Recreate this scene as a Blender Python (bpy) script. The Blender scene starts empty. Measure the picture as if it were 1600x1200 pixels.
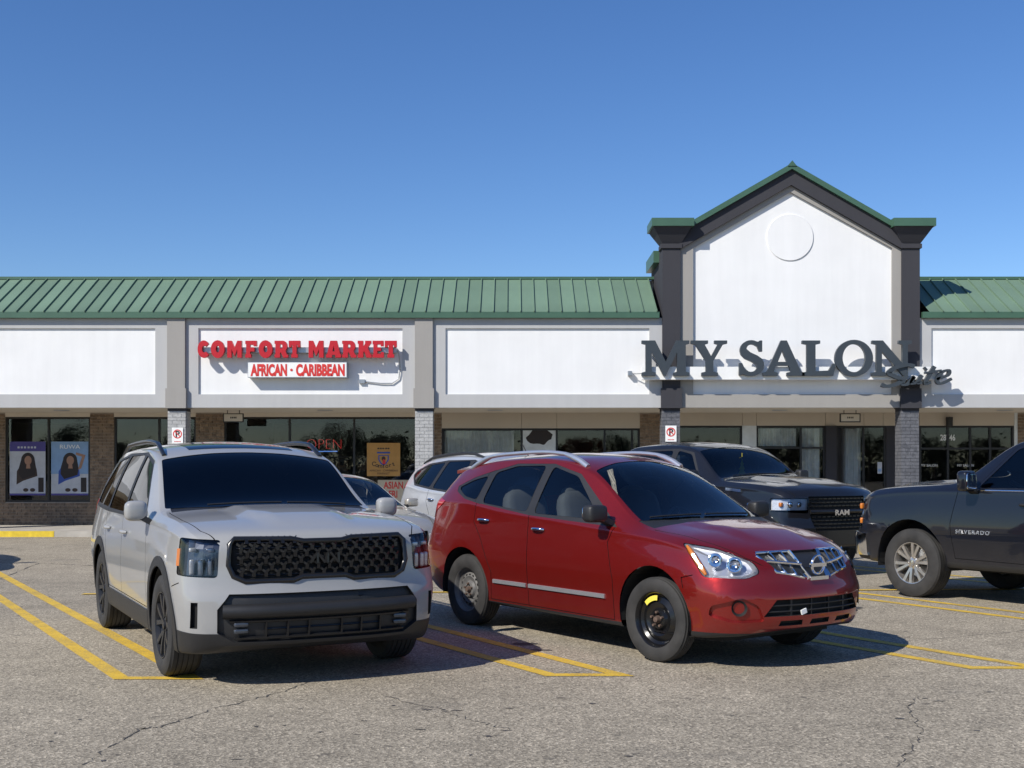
import bpy, bmesh, math, random
import numpy as np
from mathutils import Vector, Matrix, Quaternion
from mathutils.bvhtree import BVHTree
random.seed(7); np.random.seed(7)
scn = bpy.context.scene
COL = scn.collection
R = math.radians

# ---------------------------------------------------------------- camera
cam_d = bpy.data.cameras.new("camera"); cam = bpy.data.objects.new("camera", cam_d); COL.objects.link(cam)
cam.location = (0, 0, 1.54); cam.rotation_euler = (R(90), 0, 0)
cam_d.lens = 40.95; cam_d.sensor_width = 36; cam_d.shift_y = 130/1600
cam_d.clip_start = 0.1; cam_d.clip_end = 3000
scn.camera = cam
# ---------------------------------------------------------------- world + sun
SUN_AZ, SUN_EL = R(46), R(39)          # light travels right and away from the camera
sdir = Vector((math.sin(SUN_AZ)*math.cos(SUN_EL), math.cos(SUN_AZ)*math.cos(SUN_EL), -math.sin(SUN_EL)))
w = bpy.data.worlds.new("World"); scn.world = w; w.use_nodes = True
nt = w.node_tree; nt.nodes.clear()
sky = nt.nodes.new('ShaderNodeTexSky'); sky.sky_type = 'NISHITA'; sky.sun_disc = False
sky.sun_elevation = SUN_EL; sky.sun_rotation = math.atan2(-sdir.x, -sdir.y)
sky.altitude = 200; sky.air_density = 1.0; sky.dust_density = 0.1; sky.ozone_density = 4.5
bg = nt.nodes.new('ShaderNodeBackground'); bg.inputs[1].default_value = 0.105
wo = nt.nodes.new('ShaderNodeOutputWorld')
hs = nt.nodes.new('ShaderNodeHueSaturation'); hs.inputs['Saturation'].default_value = 1.18; hs.inputs['Hue'].default_value = .509
nt.links.new(sky.outputs[0], hs.inputs['Color']); nt.links.new(hs.outputs[0], bg.inputs[0]); nt.links.new(bg.outputs[0], wo.inputs[0])
sl = bpy.data.lights.new("sun", 'SUN'); sl.energy = 4.2; sl.angle = R(0.53); sl.color = (1, .95, .865)
so = bpy.data.objects.new("sun", sl); COL.objects.link(so); so.location = (-30, -30, 40)
so.rotation_euler = sdir.to_track_quat('-Z', 'Y').to_euler()
scn.view_settings.view_transform = 'Standard'; scn.view_settings.look = 'None'
scn.view_settings.exposure = 0.3; scn.view_settings.gamma = 1.0
scn.render.engine = 'CYCLES'

# ---------------------------------------------------------------- materials
MATS = {}
def _new(name):
    m = bpy.data.materials.new(name); m.use_nodes = True
    nt = m.node_tree; b = nt.nodes['Principled BSDF']; MATS[name] = m
    return m, nt, b
def N(nt, t, **kw):
    n = nt.nodes.new(t)
    for k, v in kw.items():
        if k.startswith('i_'):
            n.inputs[int(k[2:]) if k[2:].isdigit() else k[2:]].default_value = v
        else: setattr(n, k, v)
    return n
def coord(nt, obj=True):
    t = N(nt, 'ShaderNodeTexCoord'); return t.outputs['Object' if obj else 'Generated']
def ramp(nt, fac, stops):
    r = N(nt, 'ShaderNodeValToRGB'); cr = r.color_ramp
    while len(cr.elements) < len(stops): cr.elements.new(.5)
    for e, (p, c) in zip(cr.elements, stops):
        e.position = p; e.color = (c[0], c[1], c[2], 1) if hasattr(c, '__len__') else (c, c, c, 1)
    nt.links.new(fac, r.inputs[0]); return r.outputs[0]
def mix(nt, fac, a, b, mode='MIX'):
    m = N(nt, 'ShaderNodeMix', data_type='RGBA', blend_type=mode)
    for sock, v in ((m.inputs[0], fac), (m.inputs[6], a), (m.inputs[7], b)):
        if hasattr(v, 'is_linked') or hasattr(v, 'links'): nt.links.new(v, sock)
        elif hasattr(v, '__len__'): sock.default_value = (v[0], v[1], v[2], 1)
        else: sock.default_value = v
    return m.outputs[2]
def noise(nt, vec, scale, detail=4, rough=.55):
    n = N(nt, 'ShaderNodeTexNoise'); n.inputs['Scale'].default_value = scale
    n.inputs['Detail'].default_value = detail; n.inputs['Roughness'].default_value = rough
    nt.links.new(vec, n.inputs['Vector']); return n.outputs[0]
def bump(nt, b, h, strength=.3, dist=.01):
    n = N(nt, 'ShaderNodeBump'); n.inputs['Strength'].default_value = strength; n.inputs['Distance'].default_value = dist
    nt.links.new(h, n.inputs['Height']); nt.links.new(n.outputs[0], b.inputs['Normal'])
def plain(name, col, rough=.6, metal=0, var=.12, scale=6, bmp=0, bscale=80, spec=.5, coat=0):
    """painted / plastic / metal surface with slight dirt variation"""
    m, nt, b = _new(name); c = coord(nt)
    n = noise(nt, c, scale, 5)
    lo = tuple(x*(1-var) for x in col); hi = tuple(min(1, x*(1+var*.6)) for x in col)
    nt.links.new(ramp(nt, n, [(.3, lo), (.7, hi)]), b.inputs['Base Color'])
    b.inputs['Roughness'].default_value = rough; b.inputs['Metallic'].default_value = metal
    b.inputs['Specular IOR Level'].default_value = spec
    if coat: b.inputs['Coat Weight'].default_value = coat; b.inputs['Coat Roughness'].default_value = .03
    if bmp: bump(nt, b, noise(nt, c, bscale, 3), bmp, .01)
    return m
def carpaint(name, col, metal=.35, rough=.38, flake=.15, dirt=.10):
    m, nt, b = _new(name); c = coord(nt)
    v = N(nt, 'ShaderNodeTexVoronoi'); v.inputs['Scale'].default_value = 900; nt.links.new(c, v.inputs['Vector'])
    fl = ramp(nt, v.outputs['Color'], [(.2, tuple(x*(1-flake) for x in col)), (.8, tuple(min(1, x*(1+flake)) for x in col))])
    geo = N(nt, 'ShaderNodeSeparateXYZ'); nt.links.new(c, geo.inputs[0])
    # road dust on the lower body, broken up by noise
    mr = N(nt, 'ShaderNodeMapRange'); mr.inputs[1].default_value = .75; mr.inputs[2].default_value = .2
    nt.links.new(geo.outputs[2], mr.inputs[0])
    mu = N(nt, 'ShaderNodeMath', operation='MULTIPLY'); nt.links.new(mr.outputs[0], mu.inputs[0]); nt.links.new(noise(nt, c, 5, 6), mu.inputs[1])
    mu2 = N(nt, 'ShaderNodeMath', operation='MULTIPLY'); nt.links.new(mu.outputs[0], mu2.inputs[0]); mu2.inputs[1].default_value = dirt*3
    nt.links.new(mix(nt, mu2.outputs[0], fl, (.22, .19, .16)), b.inputs['Base Color'])
    b.inputs['Specular IOR Level'].default_value = .15
    b.inputs['Metallic'].default_value = metal; b.inputs['Roughness'].default_value = rough
    b.inputs['Coat Weight'].default_value = 1; b.inputs['Coat Roughness'].default_value = .035; b.inputs['Coat IOR'].default_value = 1.5
    return m
def glass(name, tint, ior=1.6, rough=.0):
    m, nt, b = _new(name); nt.nodes.remove(b); o = nt.nodes['Material Output']
    t = N(nt, 'ShaderNodeBsdfTransparent'); t.inputs[0].default_value = (*tint, 1)
    g = N(nt, 'ShaderNodeBsdfGlossy'); g.inputs['Roughness'].default_value = rough
    c = coord(nt); sm = noise(nt, c, 2.5, 3)
    nt.links.new(ramp(nt, sm, [(.2, (.88, .9, .93)), (.8, (1, 1, 1))]), g.inputs['Color'])
    f = N(nt, 'ShaderNodeFresnel'); f.inputs[0].default_value = ior
    mx = N(nt, 'ShaderNodeMixShader'); nt.links.new(f.outputs[0], mx.inputs[0])
    nt.links.new(t.outputs[0], mx.inputs[1]); nt.links.new(g.outputs[0], mx.inputs[2])
    nt.links.new(mx.outputs[0], o.inputs[0]); return m
def emit(name, col, s):
    m, nt, b = _new(name); c = coord(nt)
    nt.links.new(ramp(nt, noise(nt, c, 3), [(0, tuple(x*.9 for x in col)), (1, col)]), b.inputs['Emission Color'])
    b.inputs['Base Color'].default_value = (*col, 1); b.inputs['Emission Strength'].default_value = s; return m

def asphalt():
    m, nt, b = _new('asphalt'); c = coord(nt)
    v = N(nt, 'ShaderNodeTexVoronoi'); v.inputs['Scale'].default_value = 75; nt.links.new(c, v.inputs['Vector'])
    st = ramp(nt, v.outputs['Color'], [(0, .12), (.35, .25), (.7, .35), (1, .60)])
    big = ramp(nt, noise(nt, c, .35, 6, .6), [(.3, .78), (.7, 1.12)])
    med = ramp(nt, noise(nt, c, 3.0, 5, .6), [(.3, .88), (.7, 1.08)])
    fine = ramp(nt, noise(nt, c, 240, 2, .6), [(.3, .70), (.7, 1.25)])
    col = mix(nt, 1, mix(nt, 1, mix(nt, 1, st, big, 'MULTIPLY'), med, 'MULTIPLY'), fine, 'MULTIPLY')
    col = mix(nt, 1, col, (1.16, 1.01, .77), 'MULTIPLY')
    # small dark pits and tar specks
    v2 = N(nt, 'ShaderNodeTexVoronoi'); v2.voronoi_dimensions = '2D'; v2.inputs['Scale'].default_value = 1.5; v2.inputs['Randomness'].default_value = 1
    wob = N(nt, 'ShaderNodeVectorMath', operation='ADD'); nt.links.new(c, wob.inputs[0])
    nn = N(nt, 'ShaderNodeTexNoise'); nn.inputs['Scale'].default_value = 14; nt.links.new(c, nn.inputs['Vector'])
    sc = N(nt, 'ShaderNodeVectorMath', operation='SCALE'); nt.links.new(nn.outputs['Color'], sc.inputs[0]); sc.inputs['Scale'].default_value = .12
    nt.links.new(sc.outputs[0], wob.inputs[1]); nt.links.new(wob.outputs[0], v2.inputs['Vector'])
    pit = ramp(nt, v2.outputs['Distance'], [(.025, 1), (.045, 0)])
    col = mix(nt, mix(nt, 1, pit, (.5, .5, .5), 'MULTIPLY'), col, (.06, .056, .05))
    # oil-dark areas where cars stand
    oil = ramp(nt, noise(nt, c, .9, 4, .5), [(.62, 0), (.78, .45)])
    col = mix(nt, oil, col, (.10, .095, .09))
    nt.links.new(col, b.inputs['Base Color']); b.inputs['Roughness'].default_value = .88
    b.inputs['Specular IOR Level'].default_value = .25
    ad = N(nt, 'ShaderNodeMath', operation='ADD'); nt.links.new(v.outputs['Distance'], ad.inputs[0]); nt.links.new(noise(nt, c, 160, 3), ad.inputs[1])
    bump(nt, b, ad.outputs[0], .55, .006); return m
def worn_paint():
    m, nt, b = _new('yellow_line_paint'); c = coord(nt)
    n1 = noise(nt, c, 55, 5, .7); n2 = noise(nt, c, 2.2, 4, .6)
    ad = N(nt, 'ShaderNodeMath', operation='MULTIPLY_ADD'); nt.links.new(n2, ad.inputs[0]); ad.inputs[1].default_value = .55; nt.links.new(n1, ad.inputs[2])
    wear = ramp(nt, ad.outputs[0], [(.72, 0), (1.05, .8)])
    y = ramp(nt, noise(nt, c, 9, 5), [(.3, (.60, .38, .03)), (.7, (.76, .50, .05))])
    nt.links.new(mix(nt, wear, y, (.17, .15, .12)), b.inputs['Base Color']); b.inputs['Roughness'].default_value = .75
    bump(nt, b, noise(nt, c, 160, 3), .5, .005); return m
def brickmat(name, lo, hi, rough=.85):
    m, nt, b = _new(name); c = coord(nt)
    v = N(nt, 'ShaderNodeTexVoronoi'); v.inputs['Scale'].default_value = 11; nt.links.new(c, v.inputs['Vector'])
    a = ramp(nt, v.outputs['Color'], [(.1, lo), (.9, hi)])
    nt.links.new(mix(nt, 1, a, ramp(nt, noise(nt, c, 40, 4), [(.3, .8), (.7, 1.15)]), 'MULTIPLY'), b.inputs['Base Color'])
    b.inputs['Roughness'].default_value = rough; bump(nt, b, noise(nt, c, 90, 4), .4, .004); return m
def stucco(name, col, var=.04, streak=.025):
    m, nt, b = _new(name); c = coord(nt)
    mp = N(nt, 'ShaderNodeMapping'); mp.inputs['Scale'].default_value = (5, 5, .35); nt.links.new(c, mp.inputs['Vector'])
    s = ramp(nt, noise(nt, mp.outputs[0], 1.2, 6, .6), [(.3, 1-streak*2), (.65, 1)])
    p = ramp(nt, noise(nt, c, .9, 4), [(.35, 1-var), (.65, 1)])
    base = mix(nt, 1, s, p, 'MULTIPLY')
    nt.links.new(mix(nt, 1, base, col, 'MULTIPLY'), b.inputs['Base Color']); b.inputs['Roughness'].default_value = .85
    b.inputs['Specular IOR Level'].default_value = .2
    bump(nt, b, noise(nt, c, 120, 4), .25, .003); return m
def curtainmat():
    m, nt, b = _new('curtain_cloth'); c = coord(nt)
    nt.links.new(ramp(nt, noise(nt, c, 7), [(.3, (.66, .65, .63)), (.7, (.82, .81, .79))]), b.inputs['Base Color'])
    b.inputs['Roughness'].default_value = .9; return m

asphalt(); worn_paint(); curtainmat()
brickmat('brown_brick', (.14, .100, .070), (.28, .20, .135)); plain('mortar', (.36, .31, .26), .9, bmp=.3)
brickmat('grey_painted_brick', (.36, .36, .355), (.43, .43, .425)); brickmat('dark_painted_brick', (.085, .088, .10), (.13, .133, .148))
plain('grey_mortar', (.37, .37, .365), .9, bmp=.3); plain('dark_mortar', (.07, .07, .08), .9, bmp=.3)
stucco('white_stucco', (.80, .80, .795), .05, .02); stucco('pale_grey_stucco', (.46, .46, .46)); stucco('taupe_stucco', (.33, .315, .295))
stucco('charcoal_stucco', (.050, .050, .058)); stucco('beige_soffit', (.66, .60, .51)); stucco('transom_beige', (.52, .46, .385), .06, .0)
plain('green_roof_metal', (.145, .222, .155), .5, .0, .10, 1.6, spec=.4)
def vary_per_piece(m, lo=.88, hi=1.08):
    nt = MATS[m].node_tree; b = nt.nodes['Principled BSDF']; l = b.inputs['Base Color'].links[0].from_socket
    oi = N(nt, 'ShaderNodeObjectInfo'); r_ = ramp(nt, oi.outputs['Random'], [(0, lo), (1, hi)])
    nt.links.new(mix(nt, 1, l, r_, 'MULTIPLY'), b.inputs['Base Color'])
vary_per_piece('green_roof_metal'); plain('green_trim_metal', (.055, .120, .078), .4, 0, .12, 2)
plain('concrete', (.42, .39, .34), .9, var=.2, scale=2.5, bmp=.4, bscale=60); plain('kerb_yellow', (.70, .50, .03), .7, var=.18, scale=9, bmp=.3)
plain('dark_frame', (.025, .023, .022), .4, .3); plain('black_plastic', (.018, .018, .019), .5, bmp=.12, bscale=300)
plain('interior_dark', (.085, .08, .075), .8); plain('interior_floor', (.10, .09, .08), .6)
plain('shelf_goods', (.14, .09, .06), .7, var=.8, scale=14)
plain('sign_red', (.48, .008, .016), .4, var=.06); plain('sign_red_print', (.62, .03, .025), .5); plain('sign_white', (.82, .82, .80), .5, var=.04)
plain('sign_slate', (.040, .050, .060), .45, var=.08); plain('sign_slate_edge', (.05, .06, .07), .5)
plain('galv_metal', (.45, .46, .47), .4, .8); plain('black_print', (.02, .02, .02), .6)
plain('poster_orange', (.47, .25, .065), .6); plain('poster_purple', (.07, .055, .25), .5); plain('poster_blue', (.22, .36, .58), .5)
plain('poster_pale', (.50, .52, .56), .5); plain('hair_and_blot', (.022, .014, .012), .6); plain('print_skin', (.36, .20, .13), .6)
plain('print_cloth_blue', (.03, .08, .36), .6); plain('print_cloth_brown', (.05, .028, .02), .6); plain('poster_cream', (.55, .47, .34), .6)
plain('pale_white', (.62, .66, .68), .5, var=.2, scale=3)
emit('neon_red', (.85, .06, .05), .55); emit('neon_blue', (.15, .35, 1), .5)
glass('shop_glass', (.88, .90, .90), 1.45); glass('clear_lens', (.93, .94, .95), 1.5)

# ---------------------------------------------------------------- mesh helpers
class MB:
    def __init__(s): s.v = []; s.f = []
    def add(s, v, f):
        o = len(s.v); s.v += [tuple(p) for p in v]; s.f += [tuple(i+o for i in q) for q in f]; return s
    def box(s, x0, x1, y0, y1, z0, z1):
        return s.add([(x0,y0,z0),(x1,y0,z0),(x1,y1,z0),(x0,y1,z0),(x0,y0,z1),(x1,y0,z1),(x1,y1,z1),(x0,y1,z1)],
                     [(0,3,2,1),(4,5,6,7),(0,1,5,4),(1,2,6,5),(2,3,7,6),(3,0,4,7)])
    def xz(s, poly, y0, y1):
        """polygon in XZ (CCW seen from -y) extruded from y0 (front) to y1"""
        n = len(poly); a = sum(poly[i][0]*poly[(i+1)%n][1]-poly[(i+1)%n][0]*poly[i][1] for i in range(n))
        if a < 0: poly = poly[::-1]
        v = [(p[0], y0, p[1]) for p in poly]+[(p[0], y1, p[1]) for p in poly]
        f = [tuple(range(n)), tuple(range(2*n-1, n-1, -1))]+[(i, i+n, (i+1)%n+n, (i+1)%n) for i in range(n)]
        return s.add(v, f)
    def tube(s, pts, r, n=8, closed=False):
        pts = [Vector(p) for p in pts]; m = len(pts); rr = r if hasattr(r, '__len__') else [r]*m
        o = len(s.v); up = None
        for i, p in enumerate(pts):
            a = pts[(i-1) % m] if (closed or i > 0) else p; b = pts[(i+1) % m] if (closed or i < m-1) else p
            t = (b-a).normalized()
            if up is None: up = t.orthogonal().normalized()
            up = (up-t*up.dot(t)).normalized(); bi = t.cross(up)
            for k in range(n):
                q = 2*math.pi*k/n; s.v.append(tuple(p+(up*math.cos(q)+bi*math.sin(q))*rr[i]))
        for i in range(m if closed else m-1):
            j = (i+1) % m
            for k in range(n): s.f.append((o+i*n+k, o+i*n+(k+1)%n, o+j*n+(k+1)%n, o+j*n+k))
        if not closed:
            s.f.append(tuple(o+k for k in range(n))[::-1]); s.f.append(tuple(o+(m-1)*n+k for k in range(n)))
        return s
    def lathe(s, prof, n=32, axis='y', c=(0,0,0), closed=False):
        """prof = [(radius, height)]; revolve about axis"""
        o = len(s.v); m = len(prof)
        for k in range(n):
            q = 2*math.pi*k/n; cq, sq = math.cos(q), math.sin(q)
            for r_, h in prof:
                p = {'y': (r_*cq, h, r_*sq), 'z': (r_*cq, r_*sq, h), 'x': (h, r_*cq, r_*sq)}[axis]
                s.v.append((p[0]+c[0], p[1]+c[1], p[2]+c[2]))
        for k in range(n):
            k2 = (k+1) % n
            for i in range(m if closed else m-1):
                j = (i+1) % m; s.f.append((o+k*m+i, o+k*m+j, o+k2*m+j, o+k2*m+i))
        return s
    def mesh(s, name, smooth=0):
        me = bpy.data.meshes.new(name); me.from_pydata(s.v, [], s.f); me.validate()
        fix_normals(me, smooth); return me
    def build(s, name, m, parent=None, smooth=0, **kw):
        return link(name, s.mesh(name, smooth), m, parent, **kw)
def fix_normals(me, smooth=0, recalc=True):
    bm = bmesh.new(); bm.from_mesh(me)
    if recalc: bmesh.ops.recalc_face_normals(bm, faces=bm.faces)
    if smooth:
        for f in bm.faces: f.smooth = True
        for e in bm.edges:
            if len(e.link_faces) == 2 and e.calc_face_angle(0) > R(smooth): e.smooth = False
    bm.to_mesh(me); bm.free()
def link(name, me, m, parent=None, label=None, cat=None, group=None, kind=None, loc=None):
    o = bpy.data.objects.new(name, me); COL.objects.link(o)
    if m is not None and me is not None:
        me.materials.clear(); me.materials.append(MATS[m])
    if parent is not None: o.parent = parent
    if loc is not None: o.location = loc
    if label: o['label'] = label
    if cat: o['category'] = cat
    if group: o['group'] = group
    if kind: o['kind'] = kind
    return o
def empty(name, loc, label, cat, group=None, rz=0):
    o = bpy.data.objects.new(name, None); COL.objects.link(o); o.location = loc; o.rotation_euler = (0, 0, rz); o.empty_display_size = .2
    o['label'] = label; o['category'] = cat
    if group: o['group'] = group
    return o
def text_mesh(txt, size, ext=.01, off=0, sx=1.0, align='CENTER', space=1.0, shear=0):
    """built-in font text as mesh standing in the XZ plane, front facing -y, baseline z=0"""
    cu = bpy.data.curves.new('t', 'FONT'); cu.body = txt; cu.size = size; cu.extrude = ext; cu.offset = off
    cu.align_x = align; cu.space_character = space; cu.shear = shear; cu.resolution_u = 4
    ob = bpy.data.objects.new('t', cu); COL.objects.link(ob)
    dg = bpy.context.evaluated_depsgraph_get(); dg.update()
    me = bpy.data.meshes.new_from_object(ob.evaluated_get(dg)); bpy.data.objects.remove(ob)
    me.transform(Matrix.Rotation(R(90), 4, 'X') @ Matrix.Diagonal((sx, 1, 1, 1))); return me
def outline_mesh(loops, ext, off=0):
    """filled 2-D outlines (holes allowed) -> solid letter in XZ, front at y=-ext, back y=+ext"""
    cu = bpy.data.curves.new('o', 'CURVE'); cu.dimensions = '2D'; cu.fill_mode = 'BOTH'; cu.extrude = ext; cu.offset = off
    for lp in loops:
        sp = cu.splines.new('POLY'); sp.points.add(len(lp)-1); sp.use_cyclic_u = True
        for p, q in zip(sp.points, lp): p.co = (q[0], q[1], 0, 1)
    ob = bpy.data.objects.new('o', cu); COL.objects.link(ob)
    dg = bpy.context.evaluated_depsgraph_get(); dg.update()
    me = bpy.data.meshes.new_from_object(ob.evaluated_get(dg)); bpy.data.objects.remove(ob)
    me.transform(Matrix.Rotation(R(90), 4, 'X')); return me
def arc(cx, cy, rx, ry, a0, a1, n=12):
    return [(cx+rx*math.cos(R(a0+(a1-a0)*i/n)), cy+ry*math.sin(R(a0+(a1-a0)*i/n))) for i in range(n+1)]

F = 1820.0
def px(x, y, d):                       # photo pixel + distance -> X, Z
    return ((x-800)*d/F, 1.54+(730-y)*d/F)

# ================================================================= GROUND
YK, YF, YW = 25.7, 26.2, 28.7          # kerb, fascia front, shop wall
g = MB(); g.add([(-400,-300,0),(400,-300,0),(400,500,0),(-400,500,0)], [(0,1,2,3)])
ground = g.build('parking_lot', 'asphalt', kind='structure')
ground['label'] = 'weathered grey asphalt parking lot'
WK = .12
sw = MB(); sw.box(-45, 45, YK+.16, YW+.3, .0, WK)
sidewalk = sw.build('sidewalk', 'concrete', kind='structure')
for i, x in enumerate(np.arange(-10.1-3.05*11, 44, 3.05)):            # kerb stones
    yel = x < -10.5
    k = MB(); k.box(0, 3.04, 0, .155, 0, WK+.004)
    link('kerb', k.mesh('kerb'), 'kerb_yellow' if yel and x > -20 else 'concrete', sidewalk, loc=(x, YK, 0))
# stall markings: hairpin pairs
U = Vector((.52, -.854, 0)).normalized()
ends = [(-5.70, 8.25), (-2.56, 8.44), (.575, 8.57), (3.82, 8.88), (7.05, 9.2), (10.3, 9.5)]
for i, (ex, ey) in enumerate(ends):
    p = MB(); hw = .26; t = .068; L = 13.2
    for s in (-1, 1):
        a = Vector((ex+s*hw, ey, 0)); b = a-U*L
        p.add([(a.x-t, a.y, .004), (a.x+t, a.y, .004), (b.x+t, b.y, .004), (b.x-t, b.y, .004)], [(0, 1, 2, 3)])
    p.add([(ex-hw+t, ey, .004), (ex+hw-t, ey, .004), (ex+hw-t-U.x*.13, ey+.11, .004), (ex-hw+t-U.x*.13, ey+.11, .004)], [(0, 1, 2, 3)])
    link('stall_marking', p.mesh('stall_marking'), 'yellow_line_paint', ground)
d = MB(); d.add([(-9.2, 13.86, .008), (-6.2, 14.0, .008), (-6.2, 14.1, .008), (-9.2, 13.96, .008)], [(0, 1, 2, 3)])
d.add([(-5.2, 14.05, .008), (9.5, 14.75, .008), (9.5, 14.85, .008), (-5.2, 14.15, .008)], [(0, 1, 2, 3)])
d.build('stall_divider', 'yellow_line_paint', ground)
# cracks: thin jagged dark sheets
plain('crack_dark', (.085, .078, .07), .95)
def crack(pts, wd):
    rnd = random.Random(len(pts)*7+int(wd*1e4)); fine = []
    for a, b in zip(pts, pts[1:]):
        n = 14
        for k in range(n):
            t = k/n; fine.append((a[0]+(b[0]-a[0])*t+rnd.uniform(-.022, .022), a[1]+(b[1]-a[1])*t+rnd.uniform(-.03, .03)))
    fine.append(pts[-1]); mb = MB(); v = []
    for i, p in enumerate(fine):
        q = fine[min(i+1, len(fine)-1)]; o = fine[max(i-1, 0)]; dx, dy = q[0]-o[0], q[1]-o[1]; l = math.hypot(dx, dy) or 1
        ww = wd*rnd.uniform(.05, .85); v += [(p[0]-dy/l*ww, p[1]+dx/l*ww, .003), (p[0]+dy/l*ww, p[1]-dx/l*ww, .003)]
    mb.add(v, [(2*i, 2*i+1, 2*i+3, 2*i+2) for i in range(len(fine)-1)])
    mb.build('crack', 'crack_dark', ground)
def gp(x, y): dd = F*1.54/(y-730); return ((x-800)*dd/F, dd)
crack([gp(130, 1195), gp(215, 1140), gp(255, 1135), gp(345, 1105), gp(440, 1082), gp(480, 1066)], .009)
crack([gp(600, 1088), gp(690, 1110), gp(745, 1128), gp(800, 1140)], .006)
crack([gp(1440, 1088), gp(1415, 1105), gp(1440, 1140), gp(1420, 1175), gp(1400, 1199)], .007)
crack([gp(0, 905), gp(60, 880), gp(150, 884)], .02); crack([gp(0, 858), gp(150, 852)], .02)
plain('oil_stain', (.07, .065, .06), .6)
def stain(x, y, w_, h_, seed):
    rnd = random.Random(seed); cx, cy = gp(x, y); mb = MB(); pts = [(cx+math.cos(t)*w_*rnd.uniform(.45, 1), cy+math.sin(t)*h_*rnd.uniform(.35, 1), .0025) for t in np.linspace(0, 6.0, 22)]
    mb.add(pts, [tuple(range(len(pts)))]); mb.build('oil_stain', 'oil_stain', ground)
stain(822, 1006, .16, .10, 3); stain(846, 1016, .14, .05, 4); stain(1290, 950, .5, .22, 5)
for k in range(26):
    rr_ = random.Random(k+40); stain(rr_.uniform(20, 1580), rr_.uniform(1075, 1195), rr_.uniform(.012, .05), rr_.uniform(.01, .025), k)
crack([gp(1350, 990), gp(1450, 1000), gp(1600, 985)], .006)

# ================================================================= BUILDING
mall = empty('strip_mall', (0, YF, 0), 'single-storey strip mall with green metal roof and white fascia panels', 'building')
def B(mb, name, m, parent=None, **kw):           # build relative to mall empty (world coords given)
    mb.v = [(x, y-YF, z) for x, y, z in mb.v]
    return mb.build(name, m, mall if parent is None else parent, **kw)
PIERS = [-24.22, -18.66, -13.10, -7.54, -1.98, 3.576, 8.95, 14.5, 20.05]
ZF0, ZF1 = 2.88, 4.90
XL, XR = -30, 25.6
def bricks(x0, x1, z0, z1, y, mb=None, bl=.203, bh=.0695, j=.0075, dep=.02, side=None):
    """courses of single bricks; front faces at y facing -y (or side='x-'/'x+' : plane x=y, spans x0..x1 along y)"""
    mb = mb or MB(); z = z0; row = 0; rnd = random.Random(int((x0+z0)*100))
    while z+bh*.6 < z1:
        h = min(bh, z1-z); x = x0-(bl+j)*.5*(row % 2)
        while x < x1-.01:
            a, b = max(x, x0), min(x+bl, x1); dz = rnd.uniform(0, .004)
            if b-a > .02:
                if side is None: mb.box(a, b, y-dz, y+dep, z, z+h)
                elif side == 'x-': mb.box(y-dz, y+dep, a, b, z, z+h)
                else: mb.box(y-dep, y+dz, a, b, z, z+h)
            x += bl+j
        z += bh+j; row += 1
    return mb
PW = .20                                          # pier half width
for i, xc in enumerate(PIERS):
    dark = i in (5, 6); m = 'charcoal_stucco' if dark else 'taupe_stucco'
    core = MB(); core.box(xc-PW+.015, xc+PW-.015, YF-.005, YF+.385, WK, 2.80)
    pier = B(core, 'pier', 'dark_mortar' if dark else 'grey_mortar')
    bk = bricks(xc-PW, xc+PW, WK+.005, 2.80, YF-.012); bricks(YF+.012, YF+.40, WK+.005, 2.80, xc-PW, bk, side='x-'); bricks(YF+.012, YF+.40, WK+.005, 2.80, xc+PW, bk, side='x+')
    B(bk, 'brick_courses', 'dark_painted_brick' if dark else 'grey_painted_brick', pier, kind='stuff')
    cp = MB(); cp.box(xc-PW-.03, xc+PW+.03, YF-.10, YF+.40, 2.865, 3.31); B(cp, 'pier_capital', m, pier)
    nb = MB(); nb.box(xc-PW-.005, xc+PW+.005, YF-.012, YF+.39, 2.80, 2.865); B(nb, 'pier_shade_band', 'charcoal_stucco', pier)  # charcoal strip: the capital's shadow painted onto the pier top
    top = 6.45 if dark else 4.90
    ps = MB(); ps.box(xc-PW, xc+PW, YF-.07, YF+.3, 3.31, top); B(ps, 'pilaster', m, pier)
# fascia bays
for i in range(len(PIERS)-1):
    if i == 5: continue
    a, b = PIERS[i]+PW, PIERS[i+1]-PW
    ix0, ix1, iz0, iz1 = a+.285, b-.285, 3.18, 4.665
    fr = MB(); y0, y1 = YF, YF+.16
    fr.box(a, b, y0, y1, ZF0, iz0); fr.box(a, b, y0, y1, iz1, ZF1); fr.box(a, ix0, y0, y1, iz0, iz1); fr.box(ix1, b, y0, y1, iz0, iz1)
    fo = B(fr, 'fascia_frame', 'pale_grey_stucco')
    pn = MB(); pn.box(ix0, ix1, YF+.045, YF+.12, iz0, iz1); B(pn, 'sign_panel', 'white_stucco', fo)
# soffit
sf = MB(); sf.box(XL, XR, YF+.162, YW+.3, 2.885, 2.96); soffit = B(sf, 'soffit', 'beige_soffit')
for x in (-10.6, -4.4, -.4, 6.3, 11.6):
    v = MB(); v.lathe([(0, 2.872), (.17, 2.872), (.19, 2.884), (0, 2.884)], 20, 'z', (x, YF+1.2, 0)); B(v, 'soffit_light', 'galv_metal', soffit)
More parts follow.
